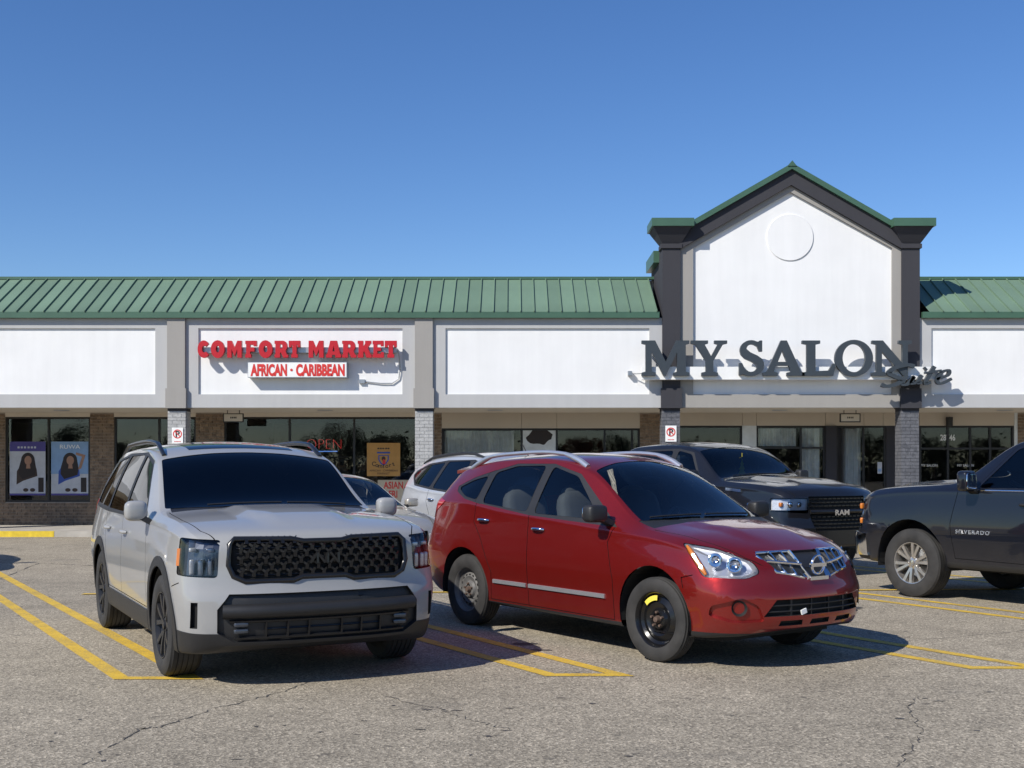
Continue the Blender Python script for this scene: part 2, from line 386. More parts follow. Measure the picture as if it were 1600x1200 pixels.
# roof: sloped standing-seam pans, one object each
ZE, ZR, YE, YR = 5.02, 6.03, YF-.12, YF+1.62
eave = MB(); 
for a, b in ((XL, 3.30), (9.2, XR)): eave.box(a, b, YE-.01, YE+.16, 4.885, ZE)
roof = B(eave, 'roof', 'green_trim_metal')
PWID = .305
pan = MB(); dy, dz = YR-YE, ZR-ZE; L = math.hypot(dy, dz); ny, nz = -dz/L, dy/L
def rp(x, t, h): return (x, t*dy+ny*h, t*dz+nz*h)
pan.add([rp(0, 0, 0), rp(PWID, 0, 0), rp(PWID, 1, 0), rp(0, 1, 0)], [(0, 1, 2, 3)])
r0, r1, h = PWID-.009, PWID+.009, .036
pan.add([rp(r0, -.012, 0), rp(r1, -.012, 0), rp(r1, 1, 0), rp(r0, 1, 0), rp(r0, -.012, h), rp(r1, -.012, h), rp(r1, 1, h), rp(r0, 1, h)],
        [(4, 5, 6, 7), (0, 1, 5, 4), (1, 2, 6, 5), (3, 0, 4, 7)])
panm = pan.mesh('roof_panel'); panm.materials.append(MATS['green_roof_metal'])
x = XL
while x < XR:
    if not (3.25 < x+PWID and x < 9.15):
        o = bpy.data.objects.new('roof_panel', panm); COL.objects.link(o); o.parent = roof; o.location = (x, YE-YF, ZE+.002)
    x += PWID
rc = MB()
for a, b in ((XL, 3.4), (9.12, XR)):
    rc.box(a, b, YR-.05, YR+.14, ZR-.01, ZR+.055)
B(rc, 'ridge_cap', 'green_trim_metal', roof)
bk = MB(); bk.box(XL, XR, YR+.1, YR+.3, 3.0, ZR-.02); bk.box(XL, XR, YR+.3, 46, 5.3, 5.5); bk.box(XL, XR, 45.8, 46, 0, 5.3); bk.box(XL, XL+.2, YW, 45.8, 0, 5.3); bk.box(XR-.2, XR, YW, 45.8, 0, 5.3)
B(bk, 'rear_wall', 'beige_soffit')
# gable tower
def PX(x, y): X, Z = px(x, y, YF); return (X, Z)
TX0, TX1 = PIERS[5]+PW, PIERS[6]-PW; TC = 6.262
xi0, xi1 = px(1083, 0, YF)[0], px(1394, 0, YF)[0]; zs = 6.47; za = 7.73; zb = 3.18
tw = MB(); tw.xz([(xi0, zb), (xi1, zb), (xi1, zs), (TC, za), (xi0, zs)], YF+.06, YF+.12)
tower = B(tw, 'gable_wall', 'white_stucco')
fr = MB(); y0, y1 = YF-.005, YF+.16; sl_ = (za-zs)/(TC-xi0); k = .14
zt = zs+k; zo0 = zs-(xi0-TX0)*sl_
fr.box(TX0, TX1, y0, y1, ZF0, zb); fr.xz([(TX0, zb), (xi0, zb), (xi0, zs), (TX0, zo0)], y0, y1); fr.xz([(xi1, zb), (TX1, zb), (TX1, zo0), (xi1, zs)], y0, y1)
fr.xz([(TX0, zo0), (xi0, zs), (TC, za), (TC, za+k), (TX0, zo0+k)], y0, y1); fr.xz([(TX1, zo0), (TX1, zo0+k), (TC, za+k), (TC, za), (xi1, zs)], y0, y1)
B(fr, 'gable_frame', 'taupe_stucco', tower)
md = MB(); md.lathe([(0, YF+.035), (.52, YF+.035), (.53, YF+.045), (.53, YF+.07)], 48, 'y', (TC, 0, 6.72)); B(md, 'medallion', 'white_stucco', tower)
rk = MB()
for s in (-1, 1):
    xe = TC+s*(TC-TX0+.02); ze = zo0+k+.0-.02*sl_
    rk.xz([(TC, za+k), (xe, ze), (xe, ze+.34), (TC, za+k+.34)], YF-.09, YF+2.0)
B(rk, 'raking_cornice', 'charcoal_stucco', tower)
gr = MB()
for s in (-1, 1):
    xe = TC+s*(TC-TX0+.02); ze = zo0+k-.02*sl_+.342
    gr.xz([(TC, za+k+.342), (xe, ze), (xe, ze+.13), (TC, za+k+.342+.13)], YF-.17, YF+2.1)
gr.xz([(TC-.10, za+k+.40), (TC+.10, za+k+.40), (TC, za+k+.525)], YF-.19, YF+2.12)
B(gr, 'gable_roof', 'green_trim_metal', tower)
for xc in (PIERS[5], PIERS[6]):
    for yc, sc, z0 in ((YF+.13, 1.0, 6.45),):
        c = MB(); w0, w1 = .205, .43
        c.box(xc-w0-.03, xc+w0+.03, YF-.11, YF+.36, z0, z0+.10)
        za_, zb_ = z0+.10, z0+.45
        c.add([(xc-w0, YF-.08, za_), (xc+w0, YF-.08, za_), (xc+w0, YF+.33, za_), (xc-w0, YF+.33, za_), (xc-w1, YF-.30, zb_), (xc+w1, YF-.30, zb_), (xc+w1, YF+.55, zb_), (xc-w1, YF+.55, zb_)],
              [(0, 3, 2, 1), (4, 5, 6, 7), (0, 1, 5, 4), (1, 2, 6, 5), (2, 3, 7, 6), (3, 0, 4, 7)])
        cc = B(c, 'tower_capital', 'charcoal_stucco', tower)
        t = MB(); t.box(xc-.47, xc+.47, YF-.34, YF+.59, zb_+.002, zb_+.18); B(t, 'capital_cap', 'green_trim_metal', cc)
sd = MB(); sd.box(PIERS[5]-PW+.01, PIERS[5]+PW-.02, YF+.302, YF+2.1, 3.0, 6.5); sd.box(PIERS[6]-PW+.02, PIERS[6]+PW-.01, YF+.302, YF+2.1, 3.0, 6.5)
B(sd, 'tower_side_wall', 'charcoal_stucco', tower)
cs = MB(); cs.box(PIERS[5]-.32, PIERS[5]-.19, YF+.6, YF+2.1, 6.25, 6.52); B(cs, 'side_cornice', 'green_trim_metal', tower)

# shop wall: brick piers, windows and doors at YW
def WX(x): return (x-800)*YW/F
def WZ(y): return 1.54+(730-y)*YW/F
wallpart = MB(); wallpart.box(XL, WX(10)-.02, YW+.02, YW+.25, WK, 2.885)
walls = []
def brickwall(x0, x1, z0, z1):
    mb = MB(); mb.box(x0, x1, YW+.004, YW+.22, z0, z1); wl = B(mb, 'brick_wall', 'mortar')
    B(bricks(x0, x1, z0+.004, z1-.01, YW-.012, bl=.2, bh=.066, j=.012), 'brick_courses', 'brown_brick', wl, kind='stuff')
ZH = 2.80
brickwall(XL, WX(8), WK, 2.884)
brickwall(WX(8), WX(141), WK, .68); brickwall(WX(141), WX(178), WK, 2.884); brickwall(WX(178), WX(306), WK, .68); brickwall(WX(306), WX(350), WK, 2.884)
brickwall(WX(676), WX(690), WK, 2.884); brickwall(WX(1000), WX(1040), WK, 2.884)
brickwall(WX(1590), XR, WK, 2.884)
hd = MB()
for a, b in ((8, 141), (178, 306), (350, 676)): hd.box(WX(a), WX(b), YW+.0, YW+.2, ZH-.02, 2.884)
B(hd, 'window_header', 'beige_soffit')
def window(x0, x1, z0, z1, mull=(), rails=(), fw=.05):
    """metal-framed shop window: frame is the part, panes are its sub-parts"""
    fr = MB(); y0, y1 = YW+.03, YW+.11
    fr.box(x0, x1, y0, y1, z0, z0+fw); fr.box(x0, x1, y0, y1, z1-fw, z1); fr.box(x0, x0+fw, y0, y1, z0+fw, z1-fw); fr.box(x1-fw, x1, y0, y1, z0+fw, z1-fw)
    xs = [x0+fw]+[q for m_ in mull for q in (m_-fw/2, m_+fw/2)]+[x1-fw]
    for m_ in mull: fr.box(m_-fw/2, m_+fw/2, y0, y1, z0+fw, z1-fw)
    for r_ in rails:
        for k in range(0, len(xs), 2): fr.box(xs[k], xs[k+1], y0+.004, y1-.004, r_-fw/2, r_+fw/2)
    wo_ = B(fr, 'shop_window', 'dark_frame')
    zz = [z0+fw]+[q for r_ in sorted(rails) for q in (r_-fw/2, r_+fw/2)]+[z1-fw]
    for k in range(0, len(xs), 2):
        for l in range(0, len(zz), 2):
            p = MB(); p.box(xs[k], xs[k+1], YW+.06, YW+.068, zz[l], zz[l+1]); B(p, 'pane', 'shop_glass', wo_)
    return wo_
window(WX(8), WX(141), .68, ZH-.022, [WX(75)])
window(WX(178), WX(306), .68, ZH-.022, [WX(248)])
window(WX(350), WX(676), WK, ZH-.022, [WX(452), WX(553)], [.45])
def transom(x0, x1, z0, joints=()):
    t = MB(); e = [x0]+list(joints)+[x1]
    for a, b in zip(e, e[1:]): t.box(a+.004, b-.004, YW+.0, YW+.12, z0, 2.884)
    B(t, 'transom_panel', 'transom_beige')
transom(WX(690), WX(1000), 2.50, [WX(815), WX(870)])
window(WX(690), WX(1000), WK, 2.498, [WX(815), WX(870), WX(945), WX(988)], [.45])
transom(WX(1040), WX(1410), 2.565, [WX(1160), WX(1182), WX(1290), WX(1350), WX(1380)])
window(WX(1040), WX(1160), WK, 2.563, [], [.45])
po = MB(); po.box(WX(1160), WX(1182), YW, YW+.12, WK, 2.563); B(po, 'wall_post', 'pale_white')
window(WX(1182), WX(1290), WK, 2.563, [WX(1252)], [2.02])
po = MB(); po.box(WX(1290), WX(1306), YW-.05, YW+.15, WK, 2.563); B(po, 'wall_post', 'charcoal_stucco')
window(WX(1306), WX(1385), WK, 2.563, [WX(1317), WX(1350)])
po = MB(); po.box(WX(1385), WX(1437), YW, YW+.15, WK, 2.563); B(po, 'wall_post', 'charcoal_stucco')
transom(WX(1410), WX(1585), 2.565, [WX(1437)])
window(WX(1437), WX(1585), WK, 2.563, [WX(1482), WX(1517), WX(1548)], [2.0])
po = MB(); po.box(WX(1585), WX(1590), YW, YW+.15, WK, 2.884); B(po, 'wall_post', 'pale_white')
# rooms behind the glass
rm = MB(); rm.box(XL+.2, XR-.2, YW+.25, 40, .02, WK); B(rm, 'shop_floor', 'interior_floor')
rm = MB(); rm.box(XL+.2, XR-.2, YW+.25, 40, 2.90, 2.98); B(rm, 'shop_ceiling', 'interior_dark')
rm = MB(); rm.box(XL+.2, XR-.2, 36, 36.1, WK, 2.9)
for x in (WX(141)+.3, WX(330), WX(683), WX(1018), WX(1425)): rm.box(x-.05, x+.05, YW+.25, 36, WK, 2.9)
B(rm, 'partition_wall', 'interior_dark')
# market shelves seen through the glass
for k, x in enumerate((-6.2, -4.9, -3.6)):
    s = empty('shop_shelf', (x, 31.2, WK), 'dark shelving unit stocked with goods, %s inside the market' % ('next to the doorway side', 'middle unit', 'beside the orange poster')[k], 'shelf')
    mb = MB(); mb.box(-.55, .55, .2, .25, 0, 1.7)
    for z in (.1, .5, .9, 1.3, 1.68): mb.box(-.55, .55, -.2, .198, z, z+.03)
    mb.build('rack', 'dark_frame', s)
    gd = MB(); rnd = random.Random(k)
    for z in (.13, .53, .93, 1.33):
        xx = -.53
        while xx < .48: ww = rnd.uniform(.06, .12); gd.box(xx, xx+ww-.008, -.17, .15, z+.001, z+rnd.uniform(.14, .3)); xx += ww
    gd.build('goods', 'shelf_goods', s, kind='stuff')
# curtains (pleated sheets)
def curtain(x0, x1, z0, z1, y, label):
    mb = MB(); n = int((x1-x0)/.018); v = []
    rnd = random.Random(int(x0*10)); ph = 0
    for i in range(n+1):
        ph += rnd.uniform(.5, 1.1); xx = x0+(x1-x0)*i/n; yy = y+.035*math.sin(ph)
        v += [(xx, yy, z0), (xx, yy, z1), (xx, yy+.004, z0), (xx, yy+.004, z1)]
    mb.add(v, [(4*i, 4*i+4, 4*i+5, 4*i+1) for i in range(n)]+[(4*i+2, 4*i+3, 4*i+7, 4*i+6) for i in range(n)])
    mb.build('curtain', 'curtain_cloth', None, 60, label=label, cat='curtain')
curtain(WX(694), WX(803), .5, 2.44, YW+.16, 'wide pale pleated curtain beside the white blotted window panel')
curtain(WX(1186), WX(1246), 2.06, 2.5, YW+.16, 'short grey curtain across the top light over the salon door')
curtain(WX(1256), WX(1284), .2, 2.5, YW+.16, 'narrow pale curtain at the side of the salon door')
curtain(WX(1319), WX(1348), .2, 2.5, YW+.16, 'long white curtain right of the charcoal door post')

# ---------------------------------------------------------------- signs
def at_mall(name, X, Y, Z, label, cat='sign'): return empty(name, (X, Y, Z), label, cat)
# heavy block capitals (unit box 0..1 wide, 0..1 high)
def block(ch):
    if ch == 'C':
        o = arc(.5, .5, .52, .52, 38, 322, 22); i = arc(.54, .5, .2, .2, 322-8, 38+8, 14); return [o+i]
    if ch == 'O': return [arc(.5, .5, .52, .53, 0, 345, 23), arc(.5, .5, .15, .2, 0, 340, 17)]
    if ch == 'M': return [[(0,0),(.30,0),(.30,.5),(.5,.08),(.70,.5),(.70,0),(1,0),(1,1),(.70,1),(.5,.58),(.30,1),(0,1)]]
    if ch == 'F': return [[(0,0),(.52,0),(.52,.2),(.42,.2),(.42,.36),(.8,.36),(.8,.6),(.42,.6),(.42,.76),(.72,.76),(.72,.68),(1,.68),(1,1),(0,1),(0,.8),(.08,.8),(.08,.2),(0,.2)]]
    if ch == 'T': return [[(.22,0),(.78,0),(.78,.2),(.68,.2),(.68,.74),(.76,.74),(.76,.62),(1,.62),(1,1),(0,1),(0,.62),(.24,.62),(.24,.74),(.32,.74),(.32,.2),(.22,.2)]]
    if ch == 'E': return [[(0,0),(1,0),(1,.32),(.74,.32),(.74,.22),(.42,.22),(.42,.4),(.76,.4),(.76,.6),(.42,.6),(.42,.78),(.72,.78),(.72,.68),(.98,.68),(.98,1),(0,1),(0,.8),(.08,.8),(.08,.2),(0,.2)]]
    if ch == 'R': return [[(0,0),(.42,0),(.42,.3),(.5,.3),(.66,0),(1.04,0),(1.04,.16),(.96,.16),(.84,.38)]+arc(.64, .68, .33, .32, -50, 90, 9)+[(0,1),(0,.82),(.07,.82),(.07,.18),(0,.18)], [(.42,.54),(.42,.78),(.55,.78),(.6,.73),(.6,.59),(.55,.54)]]
    if ch == 'A': return [[(-.04,0),(.38,0),(.38,.16),(.62,.16),(.62,0),(1.04,0),(1.04,.2),(.97,.2),(.74,1),(.26,1),(.03,.2),(-.04,.2)], [(.42,.36),(.5,.7),(.58,.36)]]
    if ch == 'K': return [[(0,0),(.42,0),(.42,.3),(.5,.38),(.66,0),(1.05,0),(1.05,.18),(.98,.18),(.77,.58),(.96,.82),(1.02,.82),(1.02,1),(.56,1),(.56,.84),(.42,.64),(.42,1),(0,1),(0,.82),(.07,.82),(.07,.18),(0,.18)]]
def serif(ch):
    if ch == 'M': return [[(0,0),(.30,0),(.30,.07),(.21,.10),(.21,.72),(.49,0),(.53,0),(.80,.72),(.80,.10),(.72,.07),(.72,0),(1.06,0),(1.06,.07),(.98,.10),(.98,.90),(1.06,.93),(1.06,1),(.78,1),(.54,.36),(.29,1),(0,1),(0,.93),(.09,.90),(.09,.10),(0,.07)]]
    if ch == 'Y': return [[(.30,0),(.74,0),(.74,.07),(.61,.10),(.61,.42),(.88,.90),(1,.93),(1,1),(.66,1),(.66,.93),(.76,.90),(.56,.53),(.36,.90),(.46,.93),(.46,1),(0,1),(0,.93),(.12,.90),(.42,.42),(.42,.10),(.30,.07)]]
    if ch == 'S':
        return [[(.03,.02),(.10,.02),(.14,.06)]+arc(.45, .29, .48, .30, 235, 360, 9)+[(.92,.38),(.86,.47),(.70,.56),(.42,.66),(.30,.74)]+arc(.48, .76, .21, .15, 180, 60, 6)+[(.70,.84),(.78,.70),(.86,.70),(.86,1.0),(.79,1.0),(.74,.96)]+arc(.46, .73, .40, .28, 60, 185, 9)+[(.10,.60),(.24,.49),(.50,.40),(.66,.32)]+arc(.45, .25, .25, .16, 0, -110, 7)+[(.22,.18),(.11,.34),(.03,.34)]]
    if ch == 'A': return [[(0,0),(.36,0),(.36,.07),(.25,.10),(.32,.29),(.66,.29),(.73,.10),(.62,.07),(.62,0),(1.06,0),(1.06,.07),(.97,.10),(.60,1),(.46,1),(.10,.10),(0,.07)], [(.36,.38),(.49,.74),(.62,.38)]]
    if ch == 'L': return [[(0,0),(.92,0),(1,.32),(.92,.33),(.80,.13),(.38,.11),(.38,.90),(.52,.93),(.52,1),(0,1),(0,.93),(.14,.90),(.14,.10),(0,.07)]]
    if ch == 'O': return [arc(.5, .5, .52, .52, 0, 350, 35), arc(.5, .5, .33, .42, 0, 350, 35)]
    if ch == 'N': return [[(0,0),(.34,0),(.34,.07),(.24,.10),(.24,.72),(.82,0),(.92,0),(.92,.90),(1.02,.93),(1.02,1),(.70,1),(.70,.93),(.80,.90),(.80,.32),(.27,1),(0,1),(0,.93),(.12,.90),(.12,.10),(0,.07)]]
def letters(sign, fn, spec, h, y, ext, m):
    for ch, x0, x1 in spec:
        lo = [[(p[0]*(x1-x0)+x0, p[1]*h) for p in lp] for lp in fn(ch)]
        o = link('letter', outline_mesh(lo, ext, .009 if fn is serif else 0), m, sign); o.location = (0, y, 0)
S5 = lambda x: px(280+x/4, 0, YF)[0]
x0 = S5(750)
cs_ = at_mall('shop_sign', x0, YF, 3.985, 'raised red block capitals on the white panel above the market windows')
sp = [(c, S5(a)-x0, S5(b)-x0) for c, a, b in (('C',134,207),('O',216,297),('M',316,405),('F',428,498),('O',512,594),('R',609,690),('T',697,768),('M',820,912),('A',932,1018),('R',1028,1112),('K',1124,1206),('E',1216,1286),('T',1292,1366))]
letters(cs_, block, sp, .375, -.19, .05, 'sign_red')
rw = MB(); rw.box(S5(150)-x0, S5(1360)-x0, -.135, .04, .12, .24); rw.build('raceway', 'galv_metal', cs_)  # grey tone puts the shadow behind the letters into the raceway colour
cd = MB(); pts = [(S5(1368)-x0, -.10, .18), (S5(1376)-x0, -.06, .05), (S5(1380)-x0, .0, -.25), (S5(1372)-x0, .01, -.45), (S5(1330)-x0, .01, -.56), (S5(1260)-x0, .01, -.56), (S5(1160)-x0, .015, -.52)]
cd.tube(pts, .014, 8); cd.box(S5(1125)-x0, S5(1160)-x0, -.02, .044, -.56, -.47); cd.build('conduit', 'galv_metal', cs_)
# box sign
bx0, bx1 = S5(440), S5(1056); bz0, bz1 = px(0, 591, YF)[1], px(0, 567, YF)[1]
bs = at_mall('box_sign', (bx0+bx1)/2, YF, bz0, 'long white box sign with red condensed lettering under the red capitals')
hw_ = (bx1-bx0)/2
c = MB(); c.box(-hw_, hw_, -.19, .044, 0, bz1-bz0); c.build('cabinet', 'galv_metal', bs)
c = MB(); c.box(-hw_+.012, hw_-.012, -.196, -.188, .012, bz1-bz0-.012); c.build('face', 'sign_white', bs)
for tx, a, b in (('AFRICAN', 458, 684), ('CARIBBEAN', 740, 1042)):
    me = text_mesh(tx, .40, .002, .02); xs = [v.co.x for v in me.vertices]; zs_ = [v.co.z for v in me.vertices]
    wx, hz = max(xs)-min(xs), max(zs_)-min(zs_); tw_ = S5(b)-S5(a)
    me.transform(Matrix.Translation((-(max(xs)+min(xs))/2, 0, -min(zs_)))); me.transform(Matrix.Diagonal((tw_/wx, 1, .275/hz, 1)))
    o = link('lettering', me, 'sign_red_print', bs); o.location = ((S5(a)+S5(b))/2-(bx0+bx1)/2, -.20, .03)
c = MB(); c.lathe([(0, -.202), (.03, -.202), (.03, -.197)], 14, 'y', (S5(712)-(bx0+bx1)/2, 0, .17)); c.build('dot', 'sign_red_print', bs)
# serif salon sign
S6 = lambda x: px(960+x/2.963, 0, YF)[0]
zsal = px(0, 587, YF)[1]-.02; x0 = S6(118)
sal = at_mall('shop_sign', x0, YF, zsal, 'large slate-grey serif capitals with a script word below the tall gable')
sp = [(c, S6(a)-x0, S6(b)-x0) for c, a, b in (('M',120,322),('Y',345,507),('S',562,684),('A',675,850),('L',853,1004),('O',1006,1170),('N',1172,1346))]
letters(sal, serif, sp, .765, -.31, .05, 'sign_slate')
c = MB(); c.box(S6(121)-x0, S6(1500)-x0, -.258, -.06, -.085, .20); c.build('raceway', 'sign_white', sal)
for q in (300, 900, 1330):
    c = MB(); c.box(S6(q)-x0-.03, S6(q)-x0+.03, -.06, .06, .0, .1); c.build('bracket', 'galv_metal', sal)
c = MB(); c.tube([(S6(75)-x0, -.05, .06), (S6(121)-x0, -.2, .05)], .012, 6); c.box(S6(62)-x0, S6(80)-x0, -.09, .04, .02, .12); c.build('junction_box', 'galv_metal', sal)
def stroke(pts, wd, ext, m, parent, y, name='letter'):
    """flat brush stroke along a smooth 2-D path, extruded"""
    P = []; pts = [Vector((*p, 0)) for p in pts]
    for i in range(len(pts)-1):
        a, b, c_, d_ = pts[max(i-1, 0)], pts[i], pts[i+1], pts[min(i+2, len(pts)-1)]
        for k in range(6):
            t = k/6; P.append(.5*((2*b)+(c_-a)*t+(2*a-5*b+4*c_-d_)*t*t+(3*b-a-3*c_+d_)*t**3))
    P.append(pts[-1]); mb = MB(); n = len(P); v = []
    for i, p in enumerate(P):
        t = (P[min(i+1, n-1)]-P[max(i-1, 0)]).normalized(); nn = Vector((-t.y, t.x, 0))*wd*1.45*(.6+.4*abs(t.y))
        for s_, yy in ((1, -ext), (-1, -ext), (-1, ext), (1, ext)): q = p+nn*s_; v.append((q.x, y+yy, q.y))
    f = [(0, 1, 2, 3), (4*n-1, 4*n-2, 4*n-3, 4*n-4)]
    for i in range(n-1):
        for k in range(4): f.append((4*i+k, 4*i+(k+1) % 4+0, 4*i+4+(k+1) % 4, 4*i+4+k))
    mb.add(v, f); return mb.build(name, m, parent)
def s6(x, y): return (S6(x-16)-x0, px(0, 500+y/2.963, YF)[1]-zsal)
T = lambda L: [s6(*p) for p in L]
stroke(T([(1378,222),(1345,215),(1290,228),(1262,252),(1290,268),(1320,284),(1290,305),(1250,312),(1228,304)]), .040, .05, 'sign_slate', sal, -.36)
stroke(T([(1345,262),(1322,300),(1345,302),(1376,268),(1362,298),(1385,296)]), .030, .05, 'sign_slate', sal, -.355)
stroke(T([(1412,262),(1392,296),(1412,294)]), .030, .05, 'sign_slate', sal, -.36)
stroke(T([(1425,236),(1432,230)]), .035, .05, 'sign_slate', sal, -.36)
stroke(T([(1470,222),(1428,296),(1452,294)]), .030, .05, 'sign_slate', sal, -.355); stroke(T([(1425,252),(1500,240)]), .024, .05, 'sign_slate', sal, -.37)
stroke(T([(1478,280),(1530,262),(1535,240),(1505,248),(1482,285),(1500,300),(1548,278)]), .028, .05, 'sign_slate', sal, -.35)
# red script sign further along the row (only mirrored in the car windows)
rs = at_mall('shop_sign', -20.9, YF, 3.55, 'red brush-script sign on a white panel further along the row')
def rsq(L): return [(a*.9, b*.55) for a, b in L]
stroke(rsq([(-1.9,.3),(-1.7,1.3),(-1.2,1.4),(-1.1,.8),(-1.7,.6)]), .09, .04, 'sign_red', rs, -.12); stroke(rsq([(-.9,1.5),(-1.0,.3),(-.7,.8),(-.4,.7),(-.5,.2)]), .08, .04, 'sign_red', rs, -.12)
stroke(rsq([(0,.8),(-.25,.4),(.1,.2),(.3,.7),(0,.85)]), .08, .04, 'sign_red', rs, -.12); stroke(rsq([(.6,.8),(.55,.2),(.9,.8),(1.2,.7),(1.2,.2),(1.7,.5),(1.9,1.4)]), .08, .04, 'sign_red', rs, -.12)
# no-parking plates on the piers
for xc, what, pyy in ((PIERS[3], 'pier left of the market windows', 682), (PIERS[5], 'left charcoal pier of the gable', 679)):
    X, Z = px(278 if xc < 0 else 1048, pyy, YF)
    s = empty('no_parking_sign', (X, YF-.03, Z-.16), 'small white no-parking plate with red ring on the %s' % what, 'sign', 'no-parking plates on the piers')
    c = MB(); c.box(-.125, .125, -.006, .0, 0, .36); c.build('plate', 'sign_white', s)
    c = MB(); c.lathe([(.078, -.008), (.102, -.008), (.102, -.0065), (.078, -.0065)], 28, 'y', (0, 0, .215), True); c.xz([(-.075, .275), (-.06, .288), (.075, .155), (.06, .142)], -.0125, -.0115); c.build('ring', 'sign_red_print', s)
    me = text_mesh('P', .19, .001, .006); me.transform(Matrix.Translation((0, -.0095, .15))); link('letter', me, 'black_print', s)
    c = MB()
    for a in range(5): c.box(-.07+a*.03, -.05+a*.03, -.009, -.0065, .035, .055)
    c.build('small_print', 'sign_red_print', s)
# hanging blade signs
for X, lab in ((WX(383), 'small beige blade sign hanging under the soffit by the market'), (WX(1306), 'small framed blade sign hanging under the soffit by the salon door')):
    s = empty('blade_sign', (X, YF+1.3, 2.62), lab, 'sign')
    c = MB(); c.box(-.22, .22, -.02, .02, 0, .17); c.build('board', 'beige_soffit', s)
    c = MB(); c.box(-.24, .24, -.03, .03, -.02, 0); c.box(-.24, .24, -.03, .03, .17, .19); c.box(-.24, -.22, -.03, .03, 0, .17); c.box(.22, .24, -.03, .03, 0, .17); c.build('frame', 'dark_frame', s)
    c = MB(); c.box(-.15, -.135, -.008, .008, .19, .265); c.box(.135, .15, -.008, .008, .19, .265); c.build('hanger', 'dark_frame', s)
    c = MB()
    for a in range(4): c.box(-.07+a*.04, -.045+a*.04, -.0235, -.0205, .07, .11)
    c.build('lettering', 'black_print', s)
s = empty('wall_lamp', (WX(1481), YW-.005, 2.57), 'black cylinder lamp on the beige band over the salon doors', 'lamp')
c = MB(); c.lathe([(0, -.02), (.075, -.02), (.08, 0), (.08, .2), (0, .21)], 16, 'z', (0, -.1, 0)); c.box(-.03, .03, -.06, 0, .06, .12); c.build('housing', 'black_plastic', s)
# window graphics
def poster(name, x0, x1, y0, y1, m, label, yy=YW+.045, cat='poster'):
    X0, X1, Z0, Z1 = WX(x0), WX(x1), WZ(y1), WZ(y0)
    s = empty(name, ((X0+X1)/2, yy, Z0), label, cat)
    c = MB(); c.box(X0-(X0+X1)/2, X1-(X0+X1)/2, -.002, .002, 0, Z1-Z0); c.build('sheet', m, s)
    return s, X1-X0, Z1-Z0
def flat(s, poly, m, lay, name='print'):
    c = MB(); c.xz(poly, -.002-.0012*lay-.0006, -.002-.0012*lay); return c.build(name, m, s)
def word(s, txt, size, X, Z, m, lay, sx=1, off=0, name='lettering', shear=0):
    me = text_mesh(txt, size, .0004, off, sx, shear=shear); me.transform(Matrix.Translation((X, -.003-.0012*lay, Z))); return link(name, me, m, s)
for k, (a, b, top, hair, cloth, lab) in enumerate(((14, 70, 'poster_purple', 'hair_and_blot', 'print_cloth_brown', 'salon window poster with purple header and long-haired woman in brown'), (79, 137, 'poster_blue', 'hair_and_blot', 'print_cloth_blue', 'salon window poster with blue header and woman in blue raising an arm'))):
    s, W_, H_ = poster('window_poster', a, b, 690, 774, 'poster_pale', lab)
    flat(s, [(-W_/2, H_*.82), (W_/2, H_*.82), (W_/2, H_), (-W_/2, H_)], top, 1); flat(s, [(-W_/2, 0), (W_/2, 0), (W_/2, H_*.035), (-W_/2, H_*.035)], 'poster_purple', 1)
    if k: word(s, 'RUWA', .14, 0, H_*.87, 'sign_white', 2, 1.2)
    else: [flat(s, [(q*W_, H_*.875), (q*W_+.05, H_*.875), (q*W_+.05, H_*.91), (q*W_, H_*.91)], 'poster_pale', 2) for q in (-.28, -.19, -.10, .0, .09, .18)]
    sx_ = W_*.5
    if k: flat(s, [(-W_/2, H_*.4), (W_/2, H_*.4), (W_/2, H_*.82), (-W_/2, H_*.82)], 'poster_blue', 1)
    flat(s, [(-.62*sx_, H_*.2), (-.25*sx_, H_*.27), (.55*sx_, H_*.36), (.5*sx_, H_*.5), (.2*sx_, H_*.58), (-.35*sx_, H_*.58), (-.6*sx_, H_*.45)], cloth, 2)
    hp = [(-.5*sx_, H_*.4), (-.3*sx_, H_*.3)] + [(.42*sx_, H_*.38), (.48*sx_, H_*.5)] + [(p[0], p[1]) for p in arc(.02*sx_, H_*.66, .38*sx_, H_*.135, 0, 180, 10)] + [(-.48*sx_, H_*.52)]
    flat(s, hp, hair, 3); flat(s, arc(.03*sx_, H_*.65, .2*sx_, H_*.085, 0, 340, 16), 'print_skin', 4); flat(s, [(-.08*sx_, H_*.5), (.16*sx_, H_*.5), (.12*sx_, H_*.6), (-.05*sx_, H_*.6)], 'print_skin', 3.6)
    if k: flat(s, [(.45*sx_, H_*.48), (.62*sx_, H_*.5), (.85*sx_, H_*.75), (.35*sx_, H_*.8), (.32*sx_, H_*.755), (.66*sx_, H_*.72)], 'print_skin', 5)
    flat(s, [(.6*sx_, H_*.06), (.9*sx_, H_*.06), (.9*sx_, H_*.33), (.6*sx_, H_*.33)], 'hair_and_blot', 4.5)
    for q in (-.1, .28): flat(s, arc(q*sx_, H_*.1, .15*sx_, H_*.035, 0, 340, 12), 'print_cloth_brown', 4)
s, W_, H_ = poster('window_poster', 573, 625, 692, 744, 'poster_orange', 'square orange poster with dark crest and arched lettering in the market window')
flat(s, [(-.16, .56), (.16, .56), (.16, .60), (-.16, .60)], 'print_cloth_blue', 1)
flat(s, [(-.13, .52), (.13, .52), (.13, .40), (.07, .30), (0, .26), (-.07, .30), (-.13, .40)], 'print_cloth_blue', 1); flat(s, [(-.10, .50), (.10, .50), (.10, .41), (.05, .33), (0, .30), (-.05, .33), (-.10, .41)], 'poster_orange', 2)
